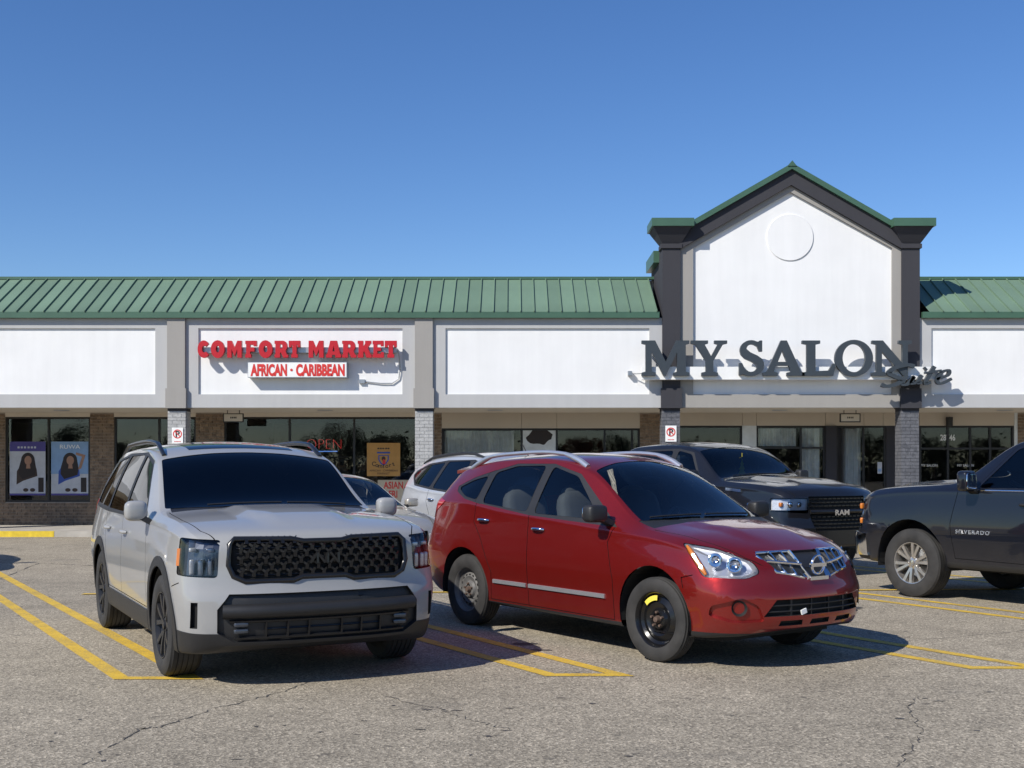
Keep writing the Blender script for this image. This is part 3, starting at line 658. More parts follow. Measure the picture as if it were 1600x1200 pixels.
flat(s, arc(.0, .43, .05, .06, 0, 340, 12), 'print_cloth_brown', 3); flat(s, [(-.03, .30), (.05, .30), (.04, .40), (-.01, .42)], 'sign_red_print', 4)
[flat(s, [(q, .665), (q+.045, .665), (q+.045, .70), (q, .70)], 'black_print', 1) for q in (-.15, -.09, -.03, .04, .10)]
for i, ch in enumerate('Comfort'):
    a = (i-3)*.085; me = text_mesh(ch, .15, .0004, .002); me.transform(Matrix.Translation((a, -.0042, .20+a*a*.9)) @ Matrix.Rotation(-a*1.3, 4, 'Y')); link('lettering', me, 'black_print', s)
word(s, 'AFRICAN · CARIBBEAN', .068, 0, .115, 'print_cloth_brown', 1); word(s, 'MARKET', .075, 0, .04, 'print_cloth_brown', 1, 1.1)
s, W_, H_ = poster('window_sign', 590, 642, 750, 800, 'poster_cream', 'cream window sign with stacked red capitals below the orange poster')
for i, t in enumerate(('ASIAN', 'AFRI')): word(s, t, .24, -.02 if i == 0 else -.09, H_-.21-i*.22, 'sign_red_print', 1, .72, .006)
s, W_, H_ = poster('window_sign', 566, 580, 751, 775, 'poster_pale', 'small pale notice left of the cream window sign')
flat(s, [(-.08, .1), (.08, .1), (.08, .3), (-.08, .3)], 'poster_blue', 1)
s, W_, H_ = poster('window_panel', 817, 869, 660, 760, 'pale_white', 'white window panel with a dark irregular blot between curtain and dark pane')
flat(s, [(p[0]+.04*math.sin(7*i), p[1]+.02*math.cos(5*i)) for i, p in enumerate(arc(0, 1.22, .31, .19, 0, 345, 26))], 'hair_and_blot', 1); [flat(s, [(q-.02, .78), (q+.015, .78), (q+.02, .86), (q-.015, .86)], 'black_print', 1) for q in (-.08, -.02, .04, .09)]  # dark irregular blot and small bars laid on the pale panel
s, W_, H_ = poster('window_sign', 1372, 1379, 722, 740, 'poster_pale', 'tiny pale notice taped beside the charcoal pier'); flat(s, [(-.04, .05), (.04, .05), (.04, .12), (-.04, .12)], 'poster_blue', 1)
s = empty('neon_sign', ((WX(483)+WX(525))/2, YW+.25, WZ(705)), 'lit red neon open sign with blue underline in the market window', 'neon sign')
me = text_mesh('OPEN', .36, .004, -.013, .98); link('tube_lettering', me, 'neon_red', s, loc=(0, 0, .06)); c = MB(); c.tube([(-.33, 0, 0), (.33, 0, 0)], .012, 6); c.build('tube_underline', 'neon_blue', s)
s = empty('door_number', (WX(1482), YW+.05, WZ(688)), 'white house number over the dark salon door', 'number'); link('digits', text_mesh('28746', .2, .001, .004, .75), 'sign_white', s, loc=(0, -.002, 0))
for X, lab in ((WX(1453), 'thin white lettering on the dark glass left of the salon door'), (WX(1510), 'thin white lettering on the salon door glass beside the parked truck')):
    s = empty('door_lettering', (X, YW+.05, WZ(729)), lab, 'lettering'); link('lettering', text_mesh('MY SALON', .085, .001, 0, 1), 'sign_white', s, loc=(0, -.002, 0))

# ================================================================= VEHICLE TOOLKIT
def pch(keys):
    """monotone cubic through (s, value) keys -> vectorised function"""
    x = np.array([k[0] for k in keys], float); y = np.array([k[1] for k in keys], float)
    h = np.diff(x); dl = np.diff(y)/h; m = np.zeros(len(x)); m[0], m[-1] = dl[0], dl[-1]
    for i in range(1, len(x)-1):
        if dl[i-1]*dl[i] > 0:
            w1, w2 = 2*h[i]+h[i-1], h[i]+2*h[i-1]; m[i] = (w1+w2)/(w1/dl[i-1]+w2/dl[i])
    def f(s):
        s = np.clip(s, x[0], x[-1]); i = np.clip(np.searchsorted(x, s)-1, 0, len(x)-2)
        t = (s-x[i])/h[i]
        return y[i]*(1+2*t)*(1-t)**2+m[i]*h[i]*t*(1-t)**2+y[i+1]*t*t*(3-2*t)+m[i+1]*h[i]*t*t*(t-1)
    return f
def chaikin(P, it=2):
    for _ in range(it):
        Q = [P[0]]
        for a, b in zip(P, P[1:]): Q += [a*.75+b*.25, a*.25+b*.75]
        Q.append(P[-1]); P = Q
    return P
def round_poly(pts, r, n=4):
    """round the corners of a convex polygon given as 2-D/3-D points"""
    out = []; m = len(pts); P = [Vector(p) for p in pts]
    for i in range(m):
        a, b, c = P[i-1], P[i], P[(i+1) % m]; u, v = a-b, c-b
        q = min(r, u.length*.45, v.length*.45); p0, p1 = b+u.normalized()*q, b+v.normalized()*q
        for k in range(n+1):
            t = k/n; out.append(p0*(1-t)**2+b*2*t*(1-t)+p1*t*t)
    return out
def superbox(mb, c, sz, e=.35, n=14, m=10, rot=None):
    """rounded box (superellipsoid); sz = full size"""
    def sp(v, p): return math.copysign(abs(v)**p, v)
    v, f = [], []
    for i in range(m+1):
        a = -math.pi/2+math.pi*i/m
        for j in range(n):
            b = 2*math.pi*j/n
            p = Vector((sz[0]/2*sp(math.cos(a), e)*sp(math.cos(b), e), sz[1]/2*sp(math.cos(a), e)*sp(math.sin(b), e), sz[2]/2*sp(math.sin(a), e)))
            if rot is not None: p = rot @ p
            v.append((p.x+c[0], p.y+c[1], p.z+c[2]))
    for i in range(m):
        for j in range(n): f.append((i*n+j, i*n+(j+1) % n, (i+1)*n+(j+1) % n, (i+1)*n+j))
    return mb.add(v, f)

SEL = sorted(set(list(range(0, 70, 2))+[30, 31, 32, 33, 34, 35]+list(range(50, 70))))
class Car:
    def __init__(s, sp):
        s.sp = sp; s.L = sp['L']; s.s0 = sp['fa']+sp['wb']/2; s.regs = [('body', sp['paint'], 0.0, None)]
        K = {k: pch(v) for k, v in sp['k'].items()}; s.K = K
        st = sorted(set([round(float(q), 4) for q in np.concatenate([np.arange(0, s.L+.001, sp.get('ds', .045)), [0, .006, .02, .04, .065, .09], s.L-np.array([0, .006, .02, .04, .065, .09]), sp.get('xs', [])])]))
        st = [q for q in st if 0 <= q <= s.L]; r = .09; rows = []
        for q in st:
            g = {k: float(K[k](q)) for k in K}
            w3, z3, z4 = g['w3'], g['z3'], g['z4']; w2, z2, wm, zm, wb, zb = g['w2'], g['z2'], g['wm'], g['zm'], g['wb'], g['zb']
            V = lambda a, b: np.array([a, b]); P2, P3 = V(w2, z2), V(w3, z3); d = P3-P2
            bul = sp.get('bulge', .012)*min(1, abs(d[1])/.3)
            C = [V(wb-.10, zb), V(wb-.02, zb), V(wb, zb+.03), V(wm*.35+wb*.65, zb+(zm-zb)*.35), V(wm, zb+(zm-zb)*.78), V(wm, zm), V(wm*.6+w2*.4, zm+(z2-zm)*.5), V(w2*.93+wm*.07, z2-.05),
                 P2, P2+d*.07, P2+d*.3+V(bul, 0), P2+d*.7+V(bul, 0), P2+d*.93, P3, V(w3*.93, z3+(z4-z3)*.24), V(w3*.7, z3+(z4-z3)*.62), V(w3*.35, z3+(z4-z3)*.92), V(0, z4)]
            C = np.array(chaikin(C, 2))[sp.get('sel', SEL)]
            e = min(q, s.L-q); ins = r-math.sqrt(max(0, r*r-max(0, r-e)**2)) if e < r else 0
            if ins:
                zc = (C[:, 1].max()+zb)/2; hh = C[:, 1].max()-zb
                C[:, 0] *= (wm-ins)/wm; C[:, 1] = zc+(C[:, 1]-zc)*(hh-2*ins*.6)/hh
            rows.append(C)
        n = len(rows[0]); s.n = n; bm = bmesh.new(); s.reg = bm.faces.layers.int.new('reg')
        fb, fp = sp.get('bow', .25), sp.get('prof'); rbw, rp = sp.get('rbow', .16), sp.get('rprof'); dep = sp.get('fdepth', 1.0); wmx = max(v for _, v in sp['k']['wm'])
        def deform(x, y, z):
            f = max(0, 1-x/dep)**2; g_ = max(0, 1-(s.L-x)/.7)**2
            if f: x = x+f*(fb*(abs(y)/wmx)**2.6+(float(fp(z)) if fp else 0))
            if g_: x = x-g_*(rbw*(abs(y)/wmx)**2.6+(float(rp(z)) if rp else 0))
            if dome and .25 < x < dome[2] and z > dome[3]:
                q = (abs(y)-dome[0]-(x-.25)*dome[4])/.03; k_ = min(1, max(0, .5-q)); z += dome[1]*k_*k_*(3-2*k_)*min(1, (x-.25)/.35)*min(1, (dome[2]-x)/.1)
            return (x, y, z)
        dome = sp.get('dome'); G = []
        for q, C in zip(st, rows):
            left = [bm.verts.new(deform(q, y, z)) for y, z in C]; right = [bm.verts.new(deform(q, -y, z)) if k < n-1 else left[k] for k, (y, z) in enumerate(C)]
            G.append((left, right))
        for (l0, r0), (l1, r1) in zip(G, G[1:]):
            for k in range(n-1):
                bm.faces.new((l0[k], l0[k+1], l1[k+1], l1[k])); bm.faces.new((r0[k], r1[k], r1[k+1], r0[k+1]))
            bm.faces.new((l0[0], l1[0], r1[0], r0[0]))
        for end, q in ((0, st[0]), (-1, st[-1])):
            l, r_ = G[end]; M = 26; C = rows[end]; prev = None
            for k in range(n):
                row = [l[k]]
                if k < n-1: row += [bm.verts.new(deform(q, C[k][0]*(1-2*j/M), C[k][1])) for j in range(1, M)]+[r_[k]]
                else: row = [l[k]]*(M+1)
                if prev:
                    for j in range(M):
                        vs = []
                        for v in ((prev[j], prev[j+1], row[j+1], row[j]) if end == 0 else (prev[j], row[j], row[j+1], prev[j+1])):
                            if v not in vs: vs.append(v)
                        if len(vs) > 2: bm.faces.new(vs)
                prev = row
        bmesh.ops.recalc_face_normals(bm, faces=bm.faces); bm.normal_update(); s.bm = bm
        s.bvh = BVHTree.FromBMesh(bm)
    # surface queries in s-space
    def ray(s, o, d):
        h = s.bvh.ray_cast(Vector(o), Vector(d)); return h[0], h[1]
    def side(s, x, z, sd=1):
        p, n = s.ray((x, 3*sd, z), (0, -sd, 0)); return p, n
    def front(s, y, z): return s.ray((-2, y, z), (1, 0, 0))
    def rear(s, y, z): return s.ray((s.L+2, y, z), (-1, 0, 0))
    def top(s, x, y): return s.ray((x, y, 4), (0, 0, -1))
    def _cut(s, pts, d, base=(0,), pred=None, face=.12):
        """split faces by a convex outline seen along direction d; returns inside faces"""
        bm = s.bm; d = Vector(d).normalized(); e1 = d.orthogonal().normalized(); e2 = d.cross(e1)
        P = [Vector(p) for p in pts]; Q = [(p.dot(e1), p.dot(e2)) for p in P]
        if sum(Q[i-1][0]*Q[i][1]-Q[i][0]*Q[i-1][1] for i in range(len(Q))) < 0: P.reverse(); Q.reverse()
        a0, a1 = min(q[0] for q in Q)-.005, max(q[0] for q in Q)+.005; b0, b1 = min(q[1] for q in Q)-.005, max(q[1] for q in Q)+.005
        F_ = []; reg = s.reg
        for f in bm.faces:
            if f[reg] not in base: continue
            co = f.verts[0].co; q = co.dot(e1)
            if q < a0-.16 or q > a1+.16: continue
            q = co.dot(e2)
            if q < b0-.16 or q > b1+.16 or f.normal.dot(d) < face: continue
            A = [v.co.dot(e1) for v in f.verts]; Bq = [v.co.dot(e2) for v in f.verts]
            if max(A) < a0 or min(A) > a1 or max(Bq) < b0 or min(Bq) > b1: continue
            if pred and not pred(f.calc_center_median()): continue
            F_.append(f)
        m = len(P)
        for i in range(m):
            a, b = P[i], P[(i+1) % m]; ed = b-a; ed -= d*ed.dot(d)
            if ed.length < 1e-5: continue
            no = ed.cross(d).normalized()
            if not F_: return []
            ge = list({e for f in F_ for e in f.edges}); gv = list({v for f in F_ for v in f.verts})
            res = bmesh.ops.bisect_plane(bm, geom=F_+ge+gv, dist=1e-5, plane_co=a, plane_no=no)
            F_ = [g for g in res['geom'] if isinstance(g, bmesh.types.BMFace) and g.is_valid and (g.calc_center_median()-a).dot(no) < 0]
        return F_
    def region(s, name, pts, d, mat, off=-.006, both=True, base=(0,), pred=None, face=.12, rid=None):
        ids = []
        for sd in ((1, -1) if both else (1,)):
            pp = [(p[0], p[1]*sd, p[2]) for p in pts]; dd = (d[0], d[1]*sd, d[2])
            pr = (lambda c, sd=sd: pred(Vector((c.x, c.y*sd, c.z)))) if pred else None
            if rid is None: s.regs.append((name, mat, off, None)); k = len(s.regs)-1
            else: k = rid[0 if sd == 1 else 1]
            for f in s._cut(pp, dd, base, pr, face): f[s.reg] = k
            ids.append(k)
        s.bm.normal_update(); return ids
    def seam(s, pts, d, wd=.007, both=True, closed=False, base=(0,), mat='gap_black', face=.12, pred=None, rid=None):
        P = [Vector(p) for p in pts]; D = Vector(d).normalized()
        for a, b in list(zip(P, P[1:]))+([(P[-1], P[0])] if closed else []):
            t = b-a; t -= D*t.dot(D); t.normalize(); nn = t.cross(D)*wd/2; a2, b2 = a-t*wd*.4, b+t*wd*.4
            rid = s.region('panel_gap', [a2-nn, b2-nn, b2+nn, a2+nn], d, mat, -.010, both, base, pred, face, rid)
        return rid
    def side_seam(s, pts, **k): return s.seam([(p[0], 0, p[1]) for p in pts], (0, 1, 0), **k)
    def side_region(s, name, pts, mat, off=-.006, **k): return s.region(name, [(p[0], 0, p[1]) for p in pts], (0, 1, 0), mat, off, **k)
    def front_region(s, name, pts, mat, off=-.01, both=False, **k):
        k.setdefault('pred', lambda c: c.x < 1.1); return s.region(name, [(0, p[0], p[1]) for p in pts], (-1, 0, 0), mat, off, both, **k)
    def rear_region(s, name, pts, mat, off=-.01, both=False, **k):
        L = s.L; k.setdefault('pred', lambda c: c.x > L-1.4); return s.region(name, [(0, p[0], p[1]) for p in pts], (1, 0, 0), mat, off, both, **k)
    def arches(s, r, clad=None, cmat='black_plastic', squash=1.0, zoff=0):
        for ax in (s.sp['fa'], s.sp['fa']+s.sp['wb']):
            zc = s.sp['tr']+zoff
            circ = lambda rr: [(ax+rr*math.cos(2*math.pi*k/36), 0, max(zc+rr*squash*math.sin(2*math.pi*k/36), .02)) for k in range(36)]
            ids = s.region('_hole', circ(r), (0, 1, 0), None, 0, face=.02, base=tuple(range(len(s.regs))), pred=lambda c: c.y > .5)
            if clad: s.region('arch_cladding', circ(r+clad), (0, 1, 0), cmat, .010, face=.02, pred=lambda c: c.y > .5)
            for sd in (1, -1):
                lin = MB(); n = 20; v = []
                w = s.K['wm'](ax)
                for k in range(n+1):
                    a = math.pi*(1.12*k/n-.06); c_, s_ = math.cos(a), math.sin(a)
                    rr = r+.004
                    v += [(ax+rr*c_, sd*(w-.035), max(zc+rr*squash*s_, .2)), (ax+rr*c_, sd*(w-.36), max(zc+rr*squash*s_, .2)), (ax, sd*(w-.36), zc)]
                lin.add(v, [(3*k, 3*k+1, 3*k+4, 3*k+3) for k in range(n)]+[(3*k+1, 3*k+2, 3*k+4) for k in range(n)])
                s.extra.append(('arch_liner', lin, 'underbody', 0))
    extra = None
    def emit(s, name, mb, mat, parent=None, smooth=35, **kw):
        """mesh given in s-space -> object in car space"""
        me = bpy.data.meshes.new(name); me.from_pydata([(s.s0-x, y, z) for x, y, z in mb.v], [], [f[::-1] for f in mb.f]); me.validate()
        fix_normals(me, smooth); return link(name, me, mat, parent if parent is not None else s.root, **kw)
    def finish(s, loc, heading, label, cat, group=None):
        h = Vector((heading[0], heading[1], 0)).normalized()
        s.root = empty(s.sp['name'], (loc[0], loc[1], 0), label, cat, group, math.atan2(h.y, h.x))
        bm = s.bm; bm.normal_update(); by = {}
        for f in bm.faces: by.setdefault(f[s.reg], []).append(f)
        s.parts = {}
        for k, fs in by.items():
            name, mat, off, _ = s.regs[k]
            if name == '_hole' or mat is None: continue
            mb = MB(); vm = {}
            def vid(v, o):
                key = (v.index, o)
                if key not in vm: p = v.co+v.normal*(off if o else 0); vm[key] = len(mb.v); mb.v.append((p.x, p.y, p.z))
                return vm[key]
            bm.verts.index_update()
            for f in fs: mb.f.append(tuple(vid(v, 1) for v in f.verts))
            if off:
                fset = set(fs)
                for f in fs:
                    for lp in f.loops:
                        e = lp.edge
                        if any(g not in fset for g in e.link_faces) or len(e.link_faces) == 1:
                            a, b = lp.vert, lp.link_loop_next.vert
                            mb.f.append((vid(a, 1), vid(a, 0), vid(b, 0), vid(b, 1)))
            me = bpy.data.meshes.new(name); me.from_pydata([(s.s0-x, y, z) for x, y, z in mb.v], [], [f[::-1] for f in mb.f])
            fix_normals(me, 32, recalc=False); o = link(name, me, mat, s.root); s.parts.setdefault(name, []).append(o)
        for name, mb, mat, sm in s.extra: s.emit(name, mb, mat, None, sm)
        s.bm.free(); return s.root
    # ---- ready-made pieces (s-space)
    def underbody(s, z0=.2, z1=.5):
        mb = MB(); w = .62; mb.box(.45, s.L-.4, -w, w, z0, z1); s.extra.append(('underbody', mb, 'underbody', 0))
    def cabin(s, dash_s, seat_rows, floor=.5, belt=1.0, steer=True, mat='cabin_trim', seat='cabin_seat', head=1.38, wd=.62, back=None):
        mb = MB(); bk = back or seat_rows[-1]+.75
        mb.box(dash_s-.55, bk, -wd-.12, wd+.12, floor-.05, floor); superbox(mb, (dash_s+.05, 0, belt-.17), (.62, 2*wd+.16, .38), .4)
        s.extra.append(('dashboard', mb, mat, 40))
        for r_ in seat_rows:
            for y in (-.36, .36):
                m2 = MB(); superbox(m2, (r_, y, floor+.20), (.52, .50, .22), .5)
                rot = Matrix.Rotation(R(14), 3, 'Y'); superbox(m2, (r_+.30, y, floor+.55), (.17, .50, .66), .5, rot=rot)
                superbox(m2, (r_+.42, y, head-.06), (.11, .27, .19), .6, rot=rot); s.extra.append(('seat', m2, seat, 50))
        if steer:
            m3 = MB(); c = Vector((dash_s+.42, .36, belt-.06)); ax = Vector((-.9, 0, .42)).normalized(); u = Vector((0, 1, 0)); v = ax.cross(u)
            m3.tube([c+(u*math.cos(2*math.pi*k/24)+v*math.sin(2*math.pi*k/24))*.185 for k in range(24)], .015, 6, True)
            for a in (0, math.pi, 1.5*math.pi): m3.tube([c, c+(u*math.cos(a)+v*math.sin(a))*.18], .014, 6)
            m3.tube([c, c+ax*.35], .03, 8); s.extra.append(('steering_wheel', m3, 'black_plastic', 50))
    def mirror(s, x, z, sz, out=.12, mat='black_plastic', arm='black_plastic', e=.45, sides=(1, -1), glass_=True):
        for sd in sides:
            p, n = s.side(x, z-.02, sd); y = abs(p.y)
            mb = MB(); superbox(mb, (x+.03, sd*(y+out+sz[1]/2-.02), z+sz[2]/2), sz, e, 20, 12); o = s.emit('mirror', mb, mat, None, 60)
            a = MB(); a.add(*_hex((x+.02, sd*(y-.03), z-.02), (x+.03, sd*(y+out+.06), z+.05), .05, .022)); s.emit('mirror_arm', a, arm, o)
            if glass_:
                g_ = MB(); k = sz[0]/2; superbox(g_, (x+.03+k*.93, sd*(y+out+sz[1]/2-.02), z+sz[2]/2), (.02, sz[1]*.86, sz[2]*.82), .4, 16, 8); s.emit('mirror_glass', g_, 'chrome', o)
    def handle(s, x, z, mat, w=.19, sides=(1, -1), body=.03, h=.036):
        for sd in sides:
            p, n = s.side(x, z, sd)
            if p is None: continue
            mb = MB(); t = Vector((1, 0, 0)); t = (t-n*t.dot(n)).normalized()
            pts = [p+t*(w*(k/8-.5))+n*(.004+body*math.sin(math.pi*min(1, max(0, k/8)))**.5) for k in range(9)]
            mb.tube(pts, [h*.3]+[h*.46]*7+[h*.3], 8); s.emit('door_handle', mb, mat, None, 60)
            c = MB(); c.lathe([(0, .001), (.05, .001)], 16, 'y'); 
    def wheel(s, ax, sd, r, wd, y, rim, rim_r, rim_mat, tyre_mat='tyre', steer=0):
        """rim is the part; the tyre and hub are its sub-parts; y = outer face distance from centre"""
        def P(mb):      # local wheel space: axis y (outer face at y=0, inwards negative) -> s-space
            out = MB(); ca, sa = math.cos(steer), math.sin(steer)
            out.v = [(ax+(x*ca+yy*sa), sd*(y+(-x*sa+yy*ca)), r+z) for x, yy, z in mb.v]; out.f = mb.f; return out
        rr = rim_r
        body = MB(); body.lathe([(rr*.995, -.02), (rr*.97, -.035), (rr*.93, -.05), (rr*.90, -wd*.5), (rr*.90, -wd*.9), (rr*.3, -wd*.62), (.0, -wd*.62)], 48)
        if rim in ('twin', 'y5', 'five'):
            ns = {'twin': 6, 'y5': 5, 'five': 5}[rim]
            body.lathe([(.0, -.035), (.055, -.035), (.075, -.045), (.085, -.075), (.0, -.078)], 24)
            body.lathe([(rr*.995, -.012), (rr*1.0, -.006), (rr*.965, -.008), (rr*.93, -.04)], 48)
            for k in range(ns):
                for off in ((-1, 1) if rim in ('twin', 'y5') else (0,)):
                    a0 = 2*math.pi*k/ns+.26; a1 = a0+off*(.20 if rim == 'twin' else .30); a0 += off*(.10 if rim == 'twin' else .03); w0, w1 = (.017, .024) if off else (.035, .05)
                    p0 = Vector((math.cos(a0), 0, math.sin(a0)))*.06; p1 = Vector((math.cos(a1), 0, math.sin(a1)))*rr*.965
                    t = (p1-p0).normalized(); nn = Vector((-t.z, 0, t.x)); v = []
                    for p, ww, yo, dp in ((p0, w0, -.030, .04), ((p0+p1)/2, (w0+w1)/2, -.018, .04), (p1, w1, -.014, .035)):
                        for a_, yy in ((-1, yo-dp), (1, yo-dp), (.8, yo), (-.8, yo)): q = p+nn*ww*a_; v.append((q.x, yy, q.z))
                    body.add(v, [(0, 3, 2, 1), (8, 9, 10, 11)]+[(4*i+j, 4*i+(j+1) % 4, 4*i+4+(j+1) % 4, 4*i+4+j) for i in range(2) for j in range(4)])
        elif rim == 'steel':
            body.lathe([(rr*.99, -.012), (rr*.96, -.018), (rr*.90, -.055), (rr*.80, -.07), (rr*.72, -.062), (rr*.60, -.05), (rr*.52, -.062), (rr*.40, -.066), (rr*.33, -.045), (rr*.24, -.04), (rr*.22, -.05), (0, -.05)], 48)
        o = s.emit('wheel', P(body), rim_mat, None, 35)
        ty = MB(); sh = r-rr
        prof = [(rr*.96, -.03), (rr*1.0, -.012), (rr+sh*.12, -.004), (rr+sh*.45, .006), (rr+sh*.75, .0), (rr+sh*.92, -.012), (r-.006, -.026)]
        g = 5
        for k in range(g):
            a, b = -.03-(wd-.06)*k/g, -.03-(wd-.06)*(k+1)/g; prof += [(r, a-.002), (r, b+.006), (r-.008, b+.004), (r-.008, b+.0005)]
        prof += [(r-.006, -wd+.026), (rr+sh*.8, -wd), (rr+sh*.3, -wd), (rr*.95, -wd+.03)]
        ty.lathe(prof, 64); tyo = s.emit('tyre', P(ty), tyre_mat, o, 28)
        hub = MB()
        if rim == 'steel':
            for k in range(5): a = 2*math.pi*k/5+.3; hub.lathe([(0, -.022), (.010, -.022), (.012, -.048)], 8, 'y', (.057*math.cos(a), 0, .057*math.sin(a)))
            hub.lathe([(0, -.012), (.022, -.014), (.032, -.048)], 16)
            s.emit('hub', P(hub), 'rusty_steel', o)
            hol = MB()
            for k in range(16 if rim_mat == 'wheel_grey' else 0):
                a = 2*math.pi*k/16; hol.lathe([(0, -.0535), (.0135, -.0535), (.0135, -.058)], 10, 'y', (rr*.655*math.cos(a), 0, rr*.655*math.sin(a)))
            if hol.v: s.emit('vent_hole', P(hol), 'gap_black', o)
        else:
            hub.lathe([(0, -.018), (.034, -.020), (.038, -.04)], 20)
            for k in range(5 if rim != 'twin' else 6): a = 2*math.pi*k/(5 if rim != 'twin' else 6); hub.lathe([(0, -.028), (.009, -.028), (.010, -.045)], 8, 'y', (.058*math.cos(a), 0, .058*math.sin(a)))
            s.emit('hub', P(hub), 'chrome' if rim == 'twin' else rim_mat, o)
        # brake disc behind
        bd = MB(); bd.lathe([(0, -wd*.55), (rr*.7, -wd*.55), (rr*.7, -wd*.6)], 28); s.emit('brake_disc', P(bd), 'galv_metal', o)
        return o, P
    def wheels(s, wd=.235, rim='five', rim_r=.23, rim_mat='wheel_dark', y=None, steer=0):
        for ax in (s.sp['fa'], s.sp['fa']+s.sp['wb']):
            for sd in (1, -1): s.wheel(ax, sd, s.sp['tr'], wd, y or s.sp['wy'], rim, rim_r, rim_mat, steer=steer if ax < 2 else 0)
def _hex(a, b, w, h):
    """bar from a to b with half sizes"""
    a, b = Vector(a), Vector(b); t = (b-a).normalized(); u = t.cross(Vector((0, 0, 1))); u = (u.normalized() if u.length > .01 else Vector((1, 0, 0))); v = u.cross(t)
    V = [p+u*i*w+v*j*h for p in (a, b) for i, j in ((-1, -1), (1, -1), (1, 1), (-1, 1))]
    return [tuple(q) for q in V], [(0, 1, 2, 3), (7, 6, 5, 4), (0, 4, 5, 1), (1, 5, 6, 2), (2, 6, 7, 3), (3, 7, 4, 0)]

# vehicle materials
def paint_in(name, *a, **k):
    """paint outside, dark trim on the inner side of the same sheet metal"""
    m = carpaint(name, *a, **k); nt = m.node_tree; b = nt.nodes['Principled BSDF']; o = nt.nodes['Material Output']
    g = N(nt, 'ShaderNodeNewGeometry'); d_ = N(nt, 'ShaderNodeBsdfDiffuse'); d_.inputs[0].default_value = (.03, .03, .032, 1)
    mx = N(nt, 'ShaderNodeMixShader'); nt.links.new(g.outputs['Backfacing'], mx.inputs[0]); nt.links.new(b.outputs[0], mx.inputs[1]); nt.links.new(d_.outputs[0], mx.inputs[2]); nt.links.new(mx.outputs[0], o.inputs[0])
paint_in('paint_grey', (.31, .31, .305), .0, .35, .03, .10)
paint_in('paint_red', (.27, .013, .010), .65, .33, .18, .05)
paint_in('paint_silver', (.52, .54, .57), .45, .34, .06, .08)
paint_in('paint_champagne', (.50, .46, .39), .45, .34, .06, .08)
paint_in('paint_granite', (.011, .011, .013), .15, .35, .25, .04)
paint_in('paint_charcoal', (.009, .010, .015), .15, .35, .25, .05)
plain('gap_black', (.006, .006, .006), .8); plain('underbody', (.012, .012, .012), .85); plain('chrome', (.80, .81, .83), .08, 1.0, .03)
plain('satin_silver', (.62, .63, .66), .3, .75, .05); plain('wheel_dark', (.035, .036, .04), .38, .5); plain('wheel_black', (.010, .010, .011), .22, .2); plain('wheel_grey', (.17, .165, .16), .6, .4, .3, 14)
plain('wheel_silver', (.60, .57, .53), .28, .85, .1); plain('rusty_steel', (.16, .11, .085), .7, .5, .4, 40); plain('cabin_trim', (.06, .06, .062), .7); plain('cabin_seat', (.07, .07, .072), .8, bmp=.2); plain('cabin_beige', (.34, .30, .24), .8)
plain('amber_lens', (.55, .17, .02), .15, 0, .08, coat=.6); plain('red_lens', (.42, .01, .015), .12, 0, .1, coat=1); plain('lamp_reflector', (.66, .66, .66), .3, .5, .2, 30); plain('lamp_dark', (.10, .11, .13), .2, .6); plain('sticker_yellow', (.75, .62, .08), .5); plain('freshener_yellow', (.80, .66, .04), .6)
def tyremat():
    m, nt, b = _new('tyre'); c = coord(nt)
    nt.links.new(ramp(nt, noise(nt, c, 7, 5), [(.3, (.018, .0175, .017)), (.7, (.04, .038, .036))]), b.inputs['Base Color']); b.inputs['Roughness'].default_value = .8
    bump(nt, b, noise(nt, c, 130, 3), .3, .003)
tyremat()
glass('glass_dark', (.035, .04, .05), 1.5); glass('glass_mid', (.48, .54, .55), 1.5); glass('glass_light', (.78, .84, .84), 1.55); glass('lens_clear', (.92, .93, .95), 1.45)

